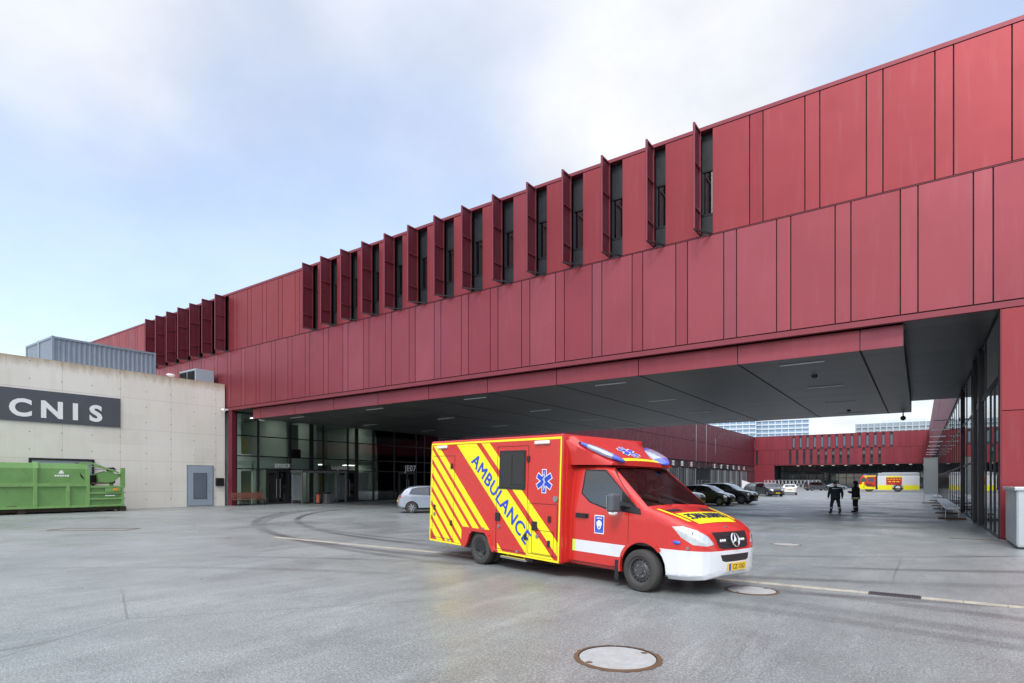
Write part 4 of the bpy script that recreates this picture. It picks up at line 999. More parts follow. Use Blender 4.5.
    S.split([
        (None, lambda c, n: abs(c.y) > W * .55 and any(f(c.x, c.z) for f in ia), None),
        ('side_window', lambda c, n: sidey(c) and abs(n.y) > .6 and iw(c.x, c.z) and abs(c.x - xb) > .035, 'car_glass'),
        ('window_trim', lambda c, n: sidey(c) and abs(n.y) > .55 and ir(c.x, c.z), 'black'),
        ('windshield', lambda c, n: P['ws'][0] < c.x < P['ws'][1] and abs(c.y) < W * .72 and n.z > .3, 'car_glass'),
        ('rear_window', lambda c, n: P['rw'][0] < c.x < P['rw'][1] and abs(c.y) < W * .72 and n.z > .2, 'car_glass'),
        ('headlight', lambda c, n: c.x > hl - .42 and abs(c.y) > W * .52 and zl < c.z < zl + .16 and (n.x > .15 or abs(n.y) > .5), 'hlamp'),
        ('tail_light', lambda c, n: c.x < -hl + .17 and abs(c.y) > W * .52 and zl + .24 < c.z < zl + .40 and n.z < .8, 'tail'),
        ('grille', lambda c, n: c.x > hl - .2 and abs(c.y) < W * .52 and zl - .2 < c.z < zl + .16 and n.x > .4, 'black'),
        ('sill', lambda c, n: c.z < .31, 'black')], 'body', root, None, paint)
    for x, _ in wheels:
        for sd in (-1, 1): make_wheel(root, x, sd * (W - .13), P['R'], .21, P['R'] * .66, sd, wheel)
    o = MB(); o.box(-hl + .5, -W + .28, .22, hl - .5, W - .28, .5); o.build('underbody', ['black'], root)
    o = MB()
    for x in (.25, -.75):
        for y in (-.38, .38): o.box(x - .5, y - .25, .5, x, y + .25, .62); o.prism([(x - .5, y - .24, .6), (x - .36, y - .24, .6), (x - .52, y - .24, 1.12), (x - .62, y - .24, 1.12)], (0, .48, 0)); o.box(x - .66, y - .12, 1.13, x - .56, y + .12, 1.3)
    o.box(.6, -W + .2, .6, 1.0, W - .2, belt - .05); o.build('seats', ['seat'], root)
    for sd in (-1, 1):
        m_ = MB(); xm = P['ws'][1] - .28; m_.ball((xm, sd * (W + .09), belt + .10), (.09, .11, .075), 12); m_.bar((xm, sd * (W - .08), belt + .05), (xm, sd * (W + .05), belt + .07), .05, .05); m_.build('mirror', [paint if paint != 'c_hiv' else 'c_white'], root, smooth=40)
    o = MB()
    for sd in (-1, 1):
        for x in (xb + .75, xb - .15): o.box(x - .2, sd * (W + .0) - .012, belt - .16, x - .02, sd * W + .012, belt - .13)
    o.build('door_handle', [paint if paint != 'c_hiv' else 'c_white'], root)
    o = MB(); zp = .62 if kind != 'sedan' else .72
    o.box(hl - .02, -.26, .38, hl + .012, .26, .49); o.box(-hl - .012, -.26, zp, -hl + .03, .26, zp + .11); o.build('number_plate', ['plate'], root)
    if extra: extra(root, hl, W)
    return root
M['tail'] = mat('tail_lamp', (.35, .01, .012), .15, 0, .1, 3, .5, .8)
cars = 'cars parked in the yard beyond the bridge'
make_car('hatchback', 'silver hatchback half hidden behind the rear of the ambulance', 'car', (-23.0, 24.75, 0), R(49), 'silver', 'hatch', None, 'light')
def hiv(root, hl, W):
    o = MB()
    for sd in (-1, 1): o.box(-1.9, sd * (W + .004) - .003, .72, 1.3, sd * (W + .004) + .003, .9); 
    o.box(1.25, -.55, 1.125, 1.6, .55, 1.13); o.build('hivis_stripe', ['hivis'], root)
def face(xf, y, L, a=0): return (xf - L / 2 * math.cos(R(a)), y - L / 2 * math.sin(R(a)), 0)
make_car('parked_car', 'white and yellow service car peeking out behind the ambulance bonnet, first of the parked row', 'car', face(-12.2, 40.2, 4.7, 0), 0, 'c_hiv', 'suv', cars, 'alloy', hiv)
make_car('parked_car', 'black car with low sloping bonnet parked in the yard just right of the ambulance', 'car', face(-11.3, 44.6, 4.1, -6), R(-6), 'c_black', 'hatch', cars)
make_car('parked_car', 'large black off-road car parked beyond the lower black car', 'car', face(-10.6, 48.8, 4.75, -4), R(-4), 'c_black', 'suv', cars)
make_car('parked_car', 'dark grey car mostly hidden behind the large black off-road car', 'car', face(-12.3, 54.8, 4.75), 0, 'c_grey', 'suv', cars)
make_car('parked_car', 'dark brown-grey off-road car parked between the white saloon and the black cars', 'car', face(-13.9, 75, 4.75, -55), R(-55), 'c_dark', 'suv', cars)
make_car('parked_car', 'dark grey car behind the brown-grey off-road car in the parked row', 'car', face(-14.6, 82, 4.75), 0, 'c_grey', 'suv', cars)
make_car('parked_car', 'white saloon seen from behind with yellow number plate, alone in the yard', 'car', (-14.7, 87.5, 0), R(100), 'c_white', 'sedan', cars)
make_car('parked_car', 'grey van-like car far off beside the head of the person in navy', 'car', (-17.2, 132, 0), R(40), 'c_grey', 'van', cars)
make_car('parked_car', 'silver car farthest off between the two standing persons', 'car', (-15.3, 146, 0), R(20), 'silver', 'sedan', cars)

# ------------------------------------------------------------------ fire engine (x forward; it faces -x of the yard)
ft = thing('fire_engine', 'yellow, red and white fire engine parked side-on in the far yard', 'fire engine', (-4.5, 124.3, 0), PI)
o = MB()
o.box(1.75, -1.2, .6, 2.0, 1.2, 2.9, 2)
o.prism([(2.0, -1.25, .45), (4.55, -1.25, .45), (4.65, -1.25, 1.3), (4.35, -1.25, 2.75), (4.1, -1.25, 2.95), (2.0, -1.25, 2.95)], (0, 2.5, 0), 0)
o.build('cab', ['a_red', 'a_yel', 'frame'], ft, bevel=.05)
for sd in (-1, 1):
    y = sd * 1.255; o = MB()
    o.prism([(3.7, y, 1.3), (4.62, y, 1.3), (4.55, y, .45), (2.05, y, .45), (2.05, y, .85), (3.4, y, .9)], (0, sd * .008, 0), 0); o.prism([(3.9, y, 1.3), (3.35, y, 2.75), (3.6, y, 2.75), (4.25, y, 1.3)], (0, sd * .006, 0), 0)
    o.box(2.02, min(y, y + sd * .006), 2.72, 3.9, max(y, y + sd * .006), 2.9, 0); o.build('livery_stripe', ['a_yel'], ft)
    for pts in ([(2.3, 1.85), (2.3, 2.55), (3.2, 2.55), (3.2, 1.85)], [(3.5, 1.75), (3.5, 2.5), (4.15, 2.5), (4.4, 1.75)]):
        MB().prism([(a, y + sd * .012, b) for a, b in pts], (0, sd * .01, 0)).build('side_window', ['far_pane'], ft)
MB().prism([(4.63, -1.05, 1.5), (4.63, 1.05, 1.5), (4.385, 1.05, 2.65), (4.385, -1.05, 2.65)], (.03, 0, .004)).build('windshield', ['far_pane'], ft)
o = MB(); o.box(-4.45, -1.25, .7, 1.75, 1.25, 2.85, 0); o.box(-4.4, -1.22, 2.86, 1.7, 1.22, 3.35, 1); o.build('body', ['white', 'galv'], ft, bevel=.03)
for sd in (-1, 1):
    y = sd * 1.252; a, b = min(y, y + sd * .02), max(y, y + sd * .02)
    MB().box(-1.9, a, 1.25, .45, b, 2.55).build('side_panel', ['a_red'], ft)
    o = MB(); o.box(-1.9, a, 2.56, .45, b, 2.8, 0); o.box(-4.45, a, .35, -2.1, b, 1.2, 0); o.box(-.5, a, .35, 1.7, b, 1.2, 0)
    for i in range(5): o.box(-1.7 + i * .42, sd * 1.274 - .003, 2.2, -1.42 + i * .42, sd * 1.274 + .003, 2.28, 0); 
    for i in range(3): o.box(-1.5 + i * .6, sd * 1.274 - .003, 1.75, -1.1 + i * .6, sd * 1.274 + .003, 1.9, 0)
    o.build('livery_stripe', ['a_yel'], ft)
    for x0, x1 in ((.55, 1.65), (-4.35, -2.0)):
        o = MB()
        for i in range(16): o.box(x0, a, 1.28 + i * .095, x1, b, 1.36 + i * .095)
        o.build('roller_shutter', ['white'], ft)
for x in (3.1, -1.3):
    for sd in (-1, 1):
        make_wheel(ft, x, sd * 1.08, .68, .36, .36, sd, 'dark')
        o = MB(); n = 14
        vs = [(x + r_ * math.cos(PI * i / n), sd * q, .68 + r_ * math.sin(PI * i / n)) for q in (.9, 1.29) for r_ in (.74, .80) for i in range(n + 1)]
        k = n + 1; fs = [(2 * k + i, 2 * k + i + 1, 3 * k + i + 1, 3 * k + i) for i in range(n)] + [(k + i, k + i + 1, 3 * k + i + 1, 3 * k + i) for i in range(n)] + [(i, i + 1, 2 * k + i + 1, 2 * k + i) for i in range(n)]
        o.add(vs, fs).build('mudguard', ['black'], ft)
MB().box(-4.3, -1.0, .5, 4.4, 1.0, .9).build('chassis', ['black'], ft)
MB().box(3.4, -1.0, 2.96, 3.9, 1.0, 3.15, 0).build('light_bar', ['lens_b'], ft, bevel=.03); MB().box(-4.2, -.8, 3.36, 1.2, -.4, 3.5).build('ladder', ['steel'], ft)
for y in (1.1, -1.1): MB().box(-4.5, y - .1, 2.4, -4.451, y + .1, 2.7).build('beacon', ['amber'], ft)
for y in (-.72, .72): MB().box(4.6, y - .18, .75, 4.7, y + .18, 1.0).build('headlight', ['hlamp'], ft)
M['mirror_grey'] = mat('mirror_grey', (.085, .095, .11), .5); M['gapred'] = mat('panel_gap', (.10, .008, .008), .7); M['tint'] = glass('privacy_glass', (.05, .05, .05), 1.0, ior=1.5, opa=.8, opacol=(.03, .032, .034))
# ------------------------------------------------------------------ ambulance (x forward, y to its left, front axle at x = 0)
am = thing('ambulance', 'red ambulance van with yellow diagonal stripes and blue lettering parked across the yard', 'ambulance', (-3.264, 9.666, 0), R(-14.88))
BT = Matrix.Rotation(R(1.16), 4, 'Y') @ Matrix.Rotation(R(-1.0), 4, 'X')
bx0, bx1, bw, bz0, bz1 = -6.22, -1.815, 1.157, .21, 2.567
# --- treatment body
o = MB(); ax0, ax1, az = -4.76, -3.74, .60
def sidepts(): return [(bx0, bz0), (-4.78, bz0), (-4.68, .30), (-4.60, az - .10), (-4.48, az), (-4.02, az), (-3.90, az - .10), (-3.80, .30), (-3.72, bz0), (bx1, bz0), (bx1, bz1), (bx0, bz1)]
sp_ = sidepts(); n = len(sp_)
vs = [(x, -bw, z) for x, z in sp_] + [(x, bw, z) for x, z in sp_]
o.add(vs, [tuple(range(n)), tuple(range(n, 2 * n))] + [(i, (i + 1) % n, n + (i + 1) % n, n + i) for i in range(n)])
o.build('box_body', ['a_red'], am, mx=BT, bevel=.035)
o = MB()
for sd in (-1, 1): o.box(-4.8, sd * .62, .2, -3.7, sd * 1.1, .62)
o.box(bx0 + .1, -.55, .28, .5, .55, .55); o.box(bx0 + .05, -1.08, .24, -4.95, 1.08, .4); o.box(-3.6, -1.05, .24, -1.8, 1.05, .4)
o.build('chassis', ['black'], am, mx=BT)
def onside(sd, d): return lambda x, z: (x, sd * (bw + d), z)
def decal(mb, poly, sd, d, m=0):
    f = onside(sd, d); g_ = onside(sd, d - .003); p3 = [f(*p) for p in poly]; k = len(poly)
    mb.add([g_(*p) for p in poly] + p3, [tuple(range(k, 2 * k))] + [(i, (i + 1) % k, k + (i + 1) % k, k + i) for i in range(k)], m)
SL = .895
def band(xa, xb): 
    z1, z0 = 2.46, .27; dx = (z1 - z0) / SL
    return [(xa, z1), (xb, z1), (xb + dx, z0), (xa + dx, z0)]
REG = [(bx0 + .055, -4.90, .27, 2.46), (-4.90, -3.62, az + .055, 2.46), (-3.62, bx1 - .06, .27, 2.46)]
def rect(a, b, c, d): return [(a, c), (b, c), (b, d), (a, d)]
star6 = []
def star_poly(cx, cz, r, wd):
    q = []
    hw = wd / 2; ri = hw / math.sin(R(30)) * math.cos(R(0)) if False else hw * 2 * math.cos(R(30)) / math.sqrt(3) * math.sqrt(3) / math.sqrt(3)
    for i in range(6):
        a = R(90 - 60 * i); u = Vector((math.cos(a), math.sin(a))); v_ = Vector((-u.y, u.x)); 
        q += [u * r + v_ * hw, u * r - v_ * hw]
        b = R(60 - 60 * i); q.append(Vector((math.cos(b), math.sin(b))) * hw * 2 * .98)
    return [(cx + p.x, cz + p.y) for p in q]
def star_at(mb, fn, r, mw, mb_):      # fn(u, v, lift)
    for rr, wd, lift, m in ((r * 1.0, r * .56, 0, mw), (r * .93, r * .40, .002, mb_)):
        p_ = star_poly(0, 0, rr, wd)
        for i in range(6):
            mb.poly([fn(*p_[3 * i + j], lift) for j in (0, 1, 2)] + [fn(0, 0, lift)] + [fn(*p_[(3 * i - 1) % 18], lift)], m)
    pts = [(-.03, -.78), (.03, -.78), (.03, .8), (-.03, .8)]; mb.poly([fn(a * r, b * r, .004) for a, b in pts], mw)
    prev = None
    for i in range(15):
        z = -.6 + i * .085; x = .15 * math.sin(i * 1.25) * r; cur = (x, z * r)
        if prev: mb.poly([fn(prev[0] - .035 * r, prev[1], .005), fn(prev[0] + .035 * r, prev[1], .005), fn(cur[0] + .035 * r, cur[1], .005), fn(cur[0] - .035 * r, cur[1], .005)], mw)
        prev = cur
for sd in (-1, 1):
    o = MB(); mir = -sd
    for xa, xb in [(-6.14 - .365 * k, -6.14 - .365 * k + .235) for k in range(7)] + [(-5.16, -4.42), (-4.24, -3.96)]:
        for rg in REG:
            p_ = clip(band(xa, xb), *rg)
            if p_: decal(o, p_, sd, .003)
    for a, b, c, d in ((bx0 + .02, bx1 - .02, 2.475, 2.515), (bx0 + .012, bx0 + .045, .25, 2.47), (bx1 - .048, bx1 - .015, .25, 2.47), (bx0 + .02, -4.9, .225, .262), (-3.6, bx1 - .02, .225, .262)): decal(o, rect(a, b, c, d), sd, .0035)
    o.build('livery_stripe', ['a_yel'], am, mx=BT)
    # lettering runs down along the broad band
    A, E = Vector((-4.40, 2.08)), Vector((-2.78, .66)); mid = (A + E) / 2; ang = math.atan2(E.y - A.y, E.x - A.x)
    o = MB()
    if sd < 0: fn = lambda x, y, z: (mid.x + x * math.cos(ang) - y * math.sin(ang), -(bw + .0075), mid.y + x * math.sin(ang) + y * math.cos(ang))
    else: fn = lambda x, y, z: (mid.x - (x * math.cos(-ang) - y * math.sin(-ang)) * 1.0, bw + .0075, mid.y + (x * math.sin(-ang) + y * math.cos(-ang)))
    for q, (dx, dy) in enumerate(((0, 0), (.015, 0), (0, .013), (.015, .013))): o.text('AMBULANCE', .39, lambda x, y, z: (lambda p: (p[0], p[1] + sd * .0006 * q, p[2]))(fn(x + dx, y - .14 + dy, z)), 0, 0, 1.10)
    o.build('lettering', ['a_blue'], am, mx=BT)
    o = MB(); f = lambda u, v_, l: (-2.27 + u, sd * (bw + .004 + l), 1.70 + v_); star_at(o, f, .225, 0, 1); o.build('star_emblem', ['white', 'a_blue'], am, mx=BT, recalc=False)
    # window
    o = MB(); decal(o, rect(-3.60, -2.80, 1.52, 2.29), sd, .012, 0); wo_ = o.build('side_window', ['black'], am, mx=BT)
    o = MB(); decal(o, rect(-3.56, -2.84, 1.56, 2.25), sd, .015, 0); decal(o, rect(-3.22, -3.19, 1.60, 2.21), sd, .019, 1); decal(o, rect(-3.2, -2.9, 1.60, 1.63), sd, .019, 1); o.build('pane', ['tint', 'black'], wo_, mx=BT)
    # door and hatch gaps
    o = MB()
    def outline(a, b, c, d, t_=.010):
        for q in (rect(a, b, c, c + t_), rect(a, b, d - t_, d), rect(a, a + t_, c, d), rect(b - t_, b, c, d)): decal(o, q, sd, .0045)
    outline(-3.68, -2.72, .30, 2.38); outline(-2.68, -1.90, .31, 1.28); outline(-6.1, -5.22, .32, 2.22); outline(-2.58, -1.98, .33, .78)
    o.build('door_gap', ['gapred'], am, mx=BT)
    o = MB()
    for x, z in ((-5.33, 1.98), (-6.0, 1.02), (-5.3, .70), (-2.72, 2.12), (-2.1, 1.0), (-2.1, .55), (-2.75, .62)): o.box(x - .032, min(sd * bw, sd * (bw + .03)), z - .06, x + .032, max(sd * bw, sd * (bw + .03)), z + .06)
    for x, z in ((-3.62, .95), (-2.5, .85)): o.box(x - .07, min(sd * bw, sd * (bw + .03)), z - .085, x + .07, max(sd * bw, sd * (bw + .03)), z + .085)
    o.build('latch', ['black'], am, mx=BT, bevel=.01)
    o = MB()
    for x, z in ((-3.58, .76), (-2.42, .66), (-6.0, .86), (-1.95, 1.38)): o.tube((x, sd * (bw + .004), z), (x, sd * (bw + .02), z), .038 if x < -2 else .06, n=14)
    o.build('lock', ['steel'], am, mx=BT)
    for x in (-5.72, -2.33):
        o = MB(); o.box(x - .2, min(sd * bw, sd * (bw + .05)), 2.39, x + .2, max(sd * bw, sd * (bw + .05)), 2.455); o.build('side_lamp', ['lampw'], am, mx=BT, bevel=.02)
    o = MB()
    for x in (-4.1, -5.4, -3.0): o.box(x - .04, min(sd * bw, sd * (bw + .012)), .285 + (.36 if x == -4.1 else 0), x + .04, max(sd * bw, sd * (bw + .012)), .33 + (.36 if x == -4.1 else 0))
    o.build('marker_lamp', ['steel'], am, mx=BT)
    # wheel arch lip
    o = MB(); lip = sidepts()[1:9]
    for a, b in zip(lip, lip[1:]): o.bar((a[0], sd * (bw + .01), a[1] + .02), (b[0], sd * (bw + .01), b[1] + .02), .04, .07)
    o.build('arch_lip', ['a_red'], am, mx=BT)
M['tint'] = M['tint'] if 'tint' in M else glass('privacy_glass', (.05, .05, .05), 1.0, ior=1.5, opa=.8, opacol=(.03, .032, .034))
# rear face: doors, chevrons, lamps
o = MB(); xr = bx0
for k in range(-3, 5):
    for s_ in (-1, 1):
        p_ = clip([(s_ * (.25 * 2 * k), .45), (s_ * (.25 * 2 * k + .25), .45), (s_ * (.25 * 2 * k + 1.75), 1.95), (s_ * (.25 * 2 * k + 1.5), 1.95)], *((.02, 1.05) if s_ > 0 else (-1.05, -.02)), .45, 1.4)
        if p_: o.poly([(xr - .004, y, z) for y, z in p_])
o.build('livery_stripe', ['a_yel'], am, mx=BT)
o = MB(); o.box(xr - .008, -.006, .35, xr - .001, .006, 2.4)
for y in (-.95, .95): o.box(xr - .008, y - .005, .35, xr - .001, y + .005, 2.4)
o.build('door_gap', ['gap'], am, mx=BT)
for y in (-.5, .5): MB().box(xr - .012, y - .33, 1.5, xr - .002, y + .33, 2.2).build('rear_window', ['tint'], am, mx=BT)
for y in (-1.03, 1.03): MB().box(xr - .03, y - .06, .6, xr - .002, y + .06, 1.1).build('tail_light', ['tail'], am, mx=BT)
MB().box(xr - .25, -1.0, .26, xr, 1.0, .34).build('rear_step', ['steel'], am, mx=BT)
o = MB(); o.box(-3.55, -1.13, .13, -2.75, -.95, .17, 0); o.box(-3.5, -1.135, .168, -2.8, -1.0, .176, 1)
for x in (-3.4, -2.9): o.box(x - .03, -1.05, .16, x + .03, -.98, .3, 0)
o.build('side_step', ['steel', 'a_yel'], am, mx=BT)

# --- cab shell
w_ = lerp_table([(-1.83, .955), (.05, .955), (.3, .945), (.5, .915), (.62, .875), (.72, .82), (.80, .745), (.86, .64), (.90, .50), (.925, .34), (.94, .12)])
zt_ = lerp_table([(-1.83, 2.04), (-1.2, 2.045), (-1.06, 2.035), (-.94, 2.0), (-.14, 1.375), (-.06, 1.335), (.1, 1.29), (.35, 1.215), (.6, 1.12), (.72, 1.05), (.80, .985), (.845, .90), (.88, .78), (.91, .68), (.93, .60), (.94, .52)])
zb_ = lerp_table([(-1.83, .22), (.3, .24), (.6, .25), (.8, .27), (.9, .33), (.94, .42)])
xs = sorted(set([round(x, 3) for x in frange(-1.83, .7, 52)] + [round(x, 3) for x in frange(.7, .94, 20)]))
S = Shell(xs, w_, zt_, zb_, 1.12, .10, .92, .12, .05, 14, 10)
side3 = lambda a, b: (a, 0, b); D = (0, 1, 0)
WIN_ = [(-1.51, 1.50), (-1.48, 1.91), (-1.02, 1.895), (-.26, 1.275), (-.22, 1.215), (-.96, 1.285), (-1.3, 1.36)]
RIM_ = grow(WIN_, .035)
ARCH = circ(-.14, .335, .435, 22); LIP = circ(-.14, .335, .50, 22)
for q in (WIN_, RIM_, ARCH, LIP): S.cut_poly(q, side3, D)
DOOR = [(-1.70, .30), (-1.70, 1.965), (-.93, 1.965), (-.45, 1.48), (-.45, .62), (-.62, .30)]
DO2 = grow(DOOR, .014)
S.cut_poly(DOOR, side3, D); S.cut_poly(DO2, side3, D)
for z in (.47, .675, .705): S.plane((0, 0, z), (0, 0, 1))
for x in (-1.62, -.36, .13, -.93, -.13, -.62): S.plane((x, 0, 0), (1, 0, 0))
wsl = lambda x: .74 + (.86 - .74) * (x + .93) / .80
for sd in (-1, 1): 
    a, b = Vector((-.93, sd * .74, 0)), Vector((-.13, sd * .86, 0)); S.plane(a, (b - a).cross(Vector((0, 0, 1))))
HL = [(-.475, 1.06), (-.33, 1.07), (-.13, 1.015), (.04, .93), (.15, .81), (.0, .785), (-.2, .80), (-.36, .90)]
hd = Vector((.77, -.64, 0))
for sd in (1, -1):
    f3 = lambda a, b, sd=sd: (a * .64, sd * a * .77, b)
    S.cut_poly(HL, f3, (hd.x, hd.y * sd, 0))
GR = [(-.50, .985), (.50, .985), (.43, .76), (.33, .725), (-.33, .725), (-.43, .76)]
IN = [(-.42, .645), (.42, .645), (.38, .555), (.30, .535), (-.30, .535), (-.38, .555)]
front3 = lambda a, b: (0, a, b)
for q in (GR, IN): S.cut_poly(q, front3, (1, 0, 0))
iW, iR, iA, iL, iD, iD2, iH, iG, iI = map(in_poly, (WIN_, RIM_, ARCH, LIP, DOOR, DO2, HL, GR, IN))
sy = lambda c: abs(c.y) > .62
ish = lambda c: c.x > .25 and iH(c.x * .64 + abs(c.y) * -.77, c.z)
rules = [
    (None, lambda c, n: abs(c.y) > .55 and iA(c.x, c.z), None),
    (None, lambda c, n: c.x < -1.825, None),
    ('side_window', lambda c, n: sy(c) and abs(n.y) > .5 and iW(c.x, c.z) and c.x < -.62, 'car_glass'),
    ('window_trim', lambda c, n: sy(c) and abs(n.y) > .5 and iR(c.x, c.z), 'black'),
    ('windshield', lambda c, n: -.93 < c.x < -.13 and abs(c.y) < wsl(c.x) and n.z > .3, 'wscreen'),
    ('headlight', lambda c, n: ish(c), 'hlamp'),
    ('grille', lambda c, n: c.x > .6 and n.x > .2 and iG(c.y, c.z), 'black'),
    ('air_intake', lambda c, n: c.x > .6 and n.x > .2 and iI(c.y, c.z), 'black'),
    ('bumper', lambda c, n: c.x > .13 and c.z < .705, 'a_white'),
]
for sd, key in ((-1, 'a'), (1, 'b')):
    rules += [('=door|' + key, lambda c, n, sd=sd: c.y * sd > .62 and iD(c.x, c.z) and .47 < c.z < .675 and c.x > -1.62, 'a_white'),
              ('=door|' + key, lambda c, n, sd=sd: c.y * sd > .62 and iD(c.x, c.z) and .47 < c.z < .675, 'lime'),
              ('=door|' + key, lambda c, n, sd=sd: c.y * sd > .62 and iD(c.x, c.z), 'a_red')]
rules += [('=cab_body', lambda c, n: sy(c) and iD2(c.x, c.z), 'gapred'),
          ('=cab_body', lambda c, n: sy(c) and .47 < c.z < .675 and -.45 <= c.x < -.30 and not iL(c.x, c.z), 'a_white'),
          ('=cab_body', lambda c, n: True, 'a_red')]
M['lime'] = mat('lime_reflector', (.62, .80, .10), .4); M['gapred'] = mat('panel_gap', (.10, .008, .008), .7)
M['wscreen'] = glass('windscreen', (.74, .78, .77), .35, ior=1.45)
Stop = Shell.top; TOP = lambda x, y: S.top(x, y)
res = S.split(rules, 'cab_body', am, BT)
# arch flare and liner
for sd in (-1, 1):
    o = MB(); n = 18
    pa = [(-.14 + .455 * math.cos(R(-12) + R(204) * i / n), .335 + .455 * math.sin(R(-12) + R(204) * i / n)) for i in range(n + 1)]
    for (a, b), (c, d) in zip(pa, pa[1:]):
        if max(b, d) > .705 or a < .1: o.bar((a, sd * .955, b), (c, sd * .955, d), .035, .06)
    o.build('arch_lip', ['a_red'], am, mx=BT, smooth=40)
    o = MB(); vs = [(x, sd * y, z) for y in (.94, .55) for x, z in [(-.14 + .45 * math.cos(R(-20) + R(220) * i / 21), .335 + .45 * math.sin(R(-20) + R(220) * i / 21)) for i in range(22)]]; o.add(vs, [(i, i + 1, 23 + i, 22 + i) for i in range(21)] + [tuple(range(22, 44))]); o.build('arch_liner', ['black'], am, mx=BT)
    MB().box(-.70, -.965 if sd < 0 else .68, .09, -.62, -.68 if sd < 0 else .965, .42).build('mudflap', ['black'], am, mx=BT)
# gap piece between cab and box, fairing above the cab
o = MB(); o.box(-1.86, -1.05, .25, -1.78, 1.05, 2.5); o.build('bulkhead', ['a_red'], am, mx=BT)
def fa(x):      # half width at top, top z, half width at foot
    t_ = (x + 1.815) / .905; return 1.07 - .26 * t_ ** 1.2, 2.53 - .46 * t_ ** .95, .985 - .12 * t_
fx = frange(-1.815, -.91, 14); rows = []
for x in fx:
    a, z, b = fa(x); zf = 2.01; h = z - zf; pr = [(b, zf), (b + (a - b) * .35 + .01, zf + h * .45), (a, zf + h * .82), (a - .04, zf + h * .95), (a - .12, z + .0)]
    y0 = a - .12
    pr += [(y0 * (1 - i / 6), z + .03 * (1 - (1 - i / 6) ** 2)) for i in range(1, 7)]
    rows.append([(x, -y, z_) for y, z_ in pr] + [(x, y, z_) for y, z_ in reversed(pr[:-1])])
o = MB(); k = len(rows[0]); vs = [p for r_ in rows for p in r_]
o.add(vs, [(i * k + j, i * k + j + 1, (i + 1) * k + j + 1, (i + 1) * k + j) for i in range(len(rows) - 1) for j in range(k - 1)] + [tuple(range((len(rows) - 1) * k, len(rows) * k))])
o.build('roof_fairing', ['a_red'], am, mx=BT, smooth=50)
def fz(x, y):
    a, z, b = fa(x); y0 = a - .12; return z + .03 * (1 - min(1, abs(y) / y0) ** 2)
o = MB()
for i in range(12):
    y0, y1 = -.66 + i * .11, -.66 + (i + 1) * .11
    o.poly([(-1.01, y0, fz(-1.01, y0) + .006), (-1.01, y1, fz(-1.01, y1) + .006), (-.92, y1, fz(-.92, y1) + .006), (-.92, y0, fz(-.92, y0) + .006)])
o.build('livery_stripe', ['a_yel'], am, mx=BT)
o = MB(); star_at(o, lambda u, v_, l: (-1.25 - v_ * .85, u, fz(-1.25 - v_ * .85, u) + .012 + l), .24, 0, 1); o.build('star_emblem', ['white', 'a_blue'], am, mx=BT, recalc=False)
for sd in (-1, 1):      # slanted blue light pods along the fairing edges
    n, k = 18, 14; vs = []; mats_ = []
    P0_, P1_ = Vector((-1.60, sd * .95, 2.41)), Vector((-.84, sd * .60, 2.07))
    dv = (P1_ - P0_); side_ = Vector((-dv.y, dv.x, 0)).normalized() * (1 if sd > 0 else -1)
    if side_.y * sd < 0: side_ = -side_
    up_ = Vector((.42, sd * .1, .9)).normalized()
    for i in range(n + 1):
        t_ = i / n; c = P0_ + dv * t_; r_ = max(.008, math.sin(PI * (t_ * .93 + .045)) ** .55)
        for j in range(k):
            a = 2 * PI * j / k; vs.append(c + side_ * math.cos(a) * .20 * r_ * (.65 + .5 * t_) + up_ * math.sin(a) * .075 * r_ * (.75 + .35 * t_))
    o = MB()
    fs = [(i * k + j, i * k + (j + 1) % k, (i + 1) * k + (j + 1) % k, (i + 1) * k + j) for i in range(n) for j in range(k)]
    o.add(vs, fs + [tuple(range(k)), tuple(range(n * k, (n + 1) * k))])
    for q, f in enumerate(o.f):
        i = q // k; o.mi[q] = 2 if i < 1 else (0 if (i < 4 or i > 13) else 1)
    o.build('blue_light', ['lens_b', 'lens_w', 'black'], am, mx=BT, smooth=True)
# bonnet markings follow the bonnet surface
def hood_patch(mb, quad, m=0, nx=10, ny=12, lift=.006):
    (x00, y00), (x01, y01), (x11, y11), (x10, y10) = quad; vs = []
    for i in range(nx + 1):
        for j in range(ny + 1):
            s_, t_ = i / nx, j / ny
            x = (x00 * (1 - t_) + x01 * t_) * (1 - s_) + (x10 * (1 - t_) + x11 * t_) * s_; y = (y00 * (1 - t_) + y01 * t_) * (1 - s_) + (y10 * (1 - t_) + y11 * t_) * s_
            vs.append((x, y, TOP(x, y) + lift))
    mb.add(vs, [(i * (ny + 1) + j, i * (ny + 1) + j + 1, (i + 1) * (ny + 1) + j + 1, (i + 1) * (ny + 1) + j) for i in range(nx) for j in range(ny)], m)
o = MB(); hood_patch(o, [(.22, -.62), (.22, .62), (.61, .54), (.61, -.54)])
for sd in (-1, 1): hood_patch(o, [(-.02, sd * .80), (-.02, sd * .72), (.52, sd * .62), (.50, sd * .70)], 0, 10, 3)
o.build('livery_stripe', ['a_yel'], am, mx=BT)
o = MB()
for q, (dx, dy) in enumerate(((0, 0), (.014, 0), (0, .012), (.014, .012))): o.text('AMBULANCE', .25, lambda x, y, z: (.47 - y - dy, -x * .66 + dx, TOP(.47 - y, x * .66) + .018 + .0006 * q), 0, .0, 1.12); o.build('lettering', ['a_navy'], am, mx=BT, recalc=False)
o = MB()
for sd in (-1, 1): hood_patch(o, [(.05, sd * .66), (.05, sd * .30), (.14, sd * .30), (.14, sd * .62)], 0, 4, 6, .007)
o.build('bonnet_vent', ['black'], am, mx=BT)
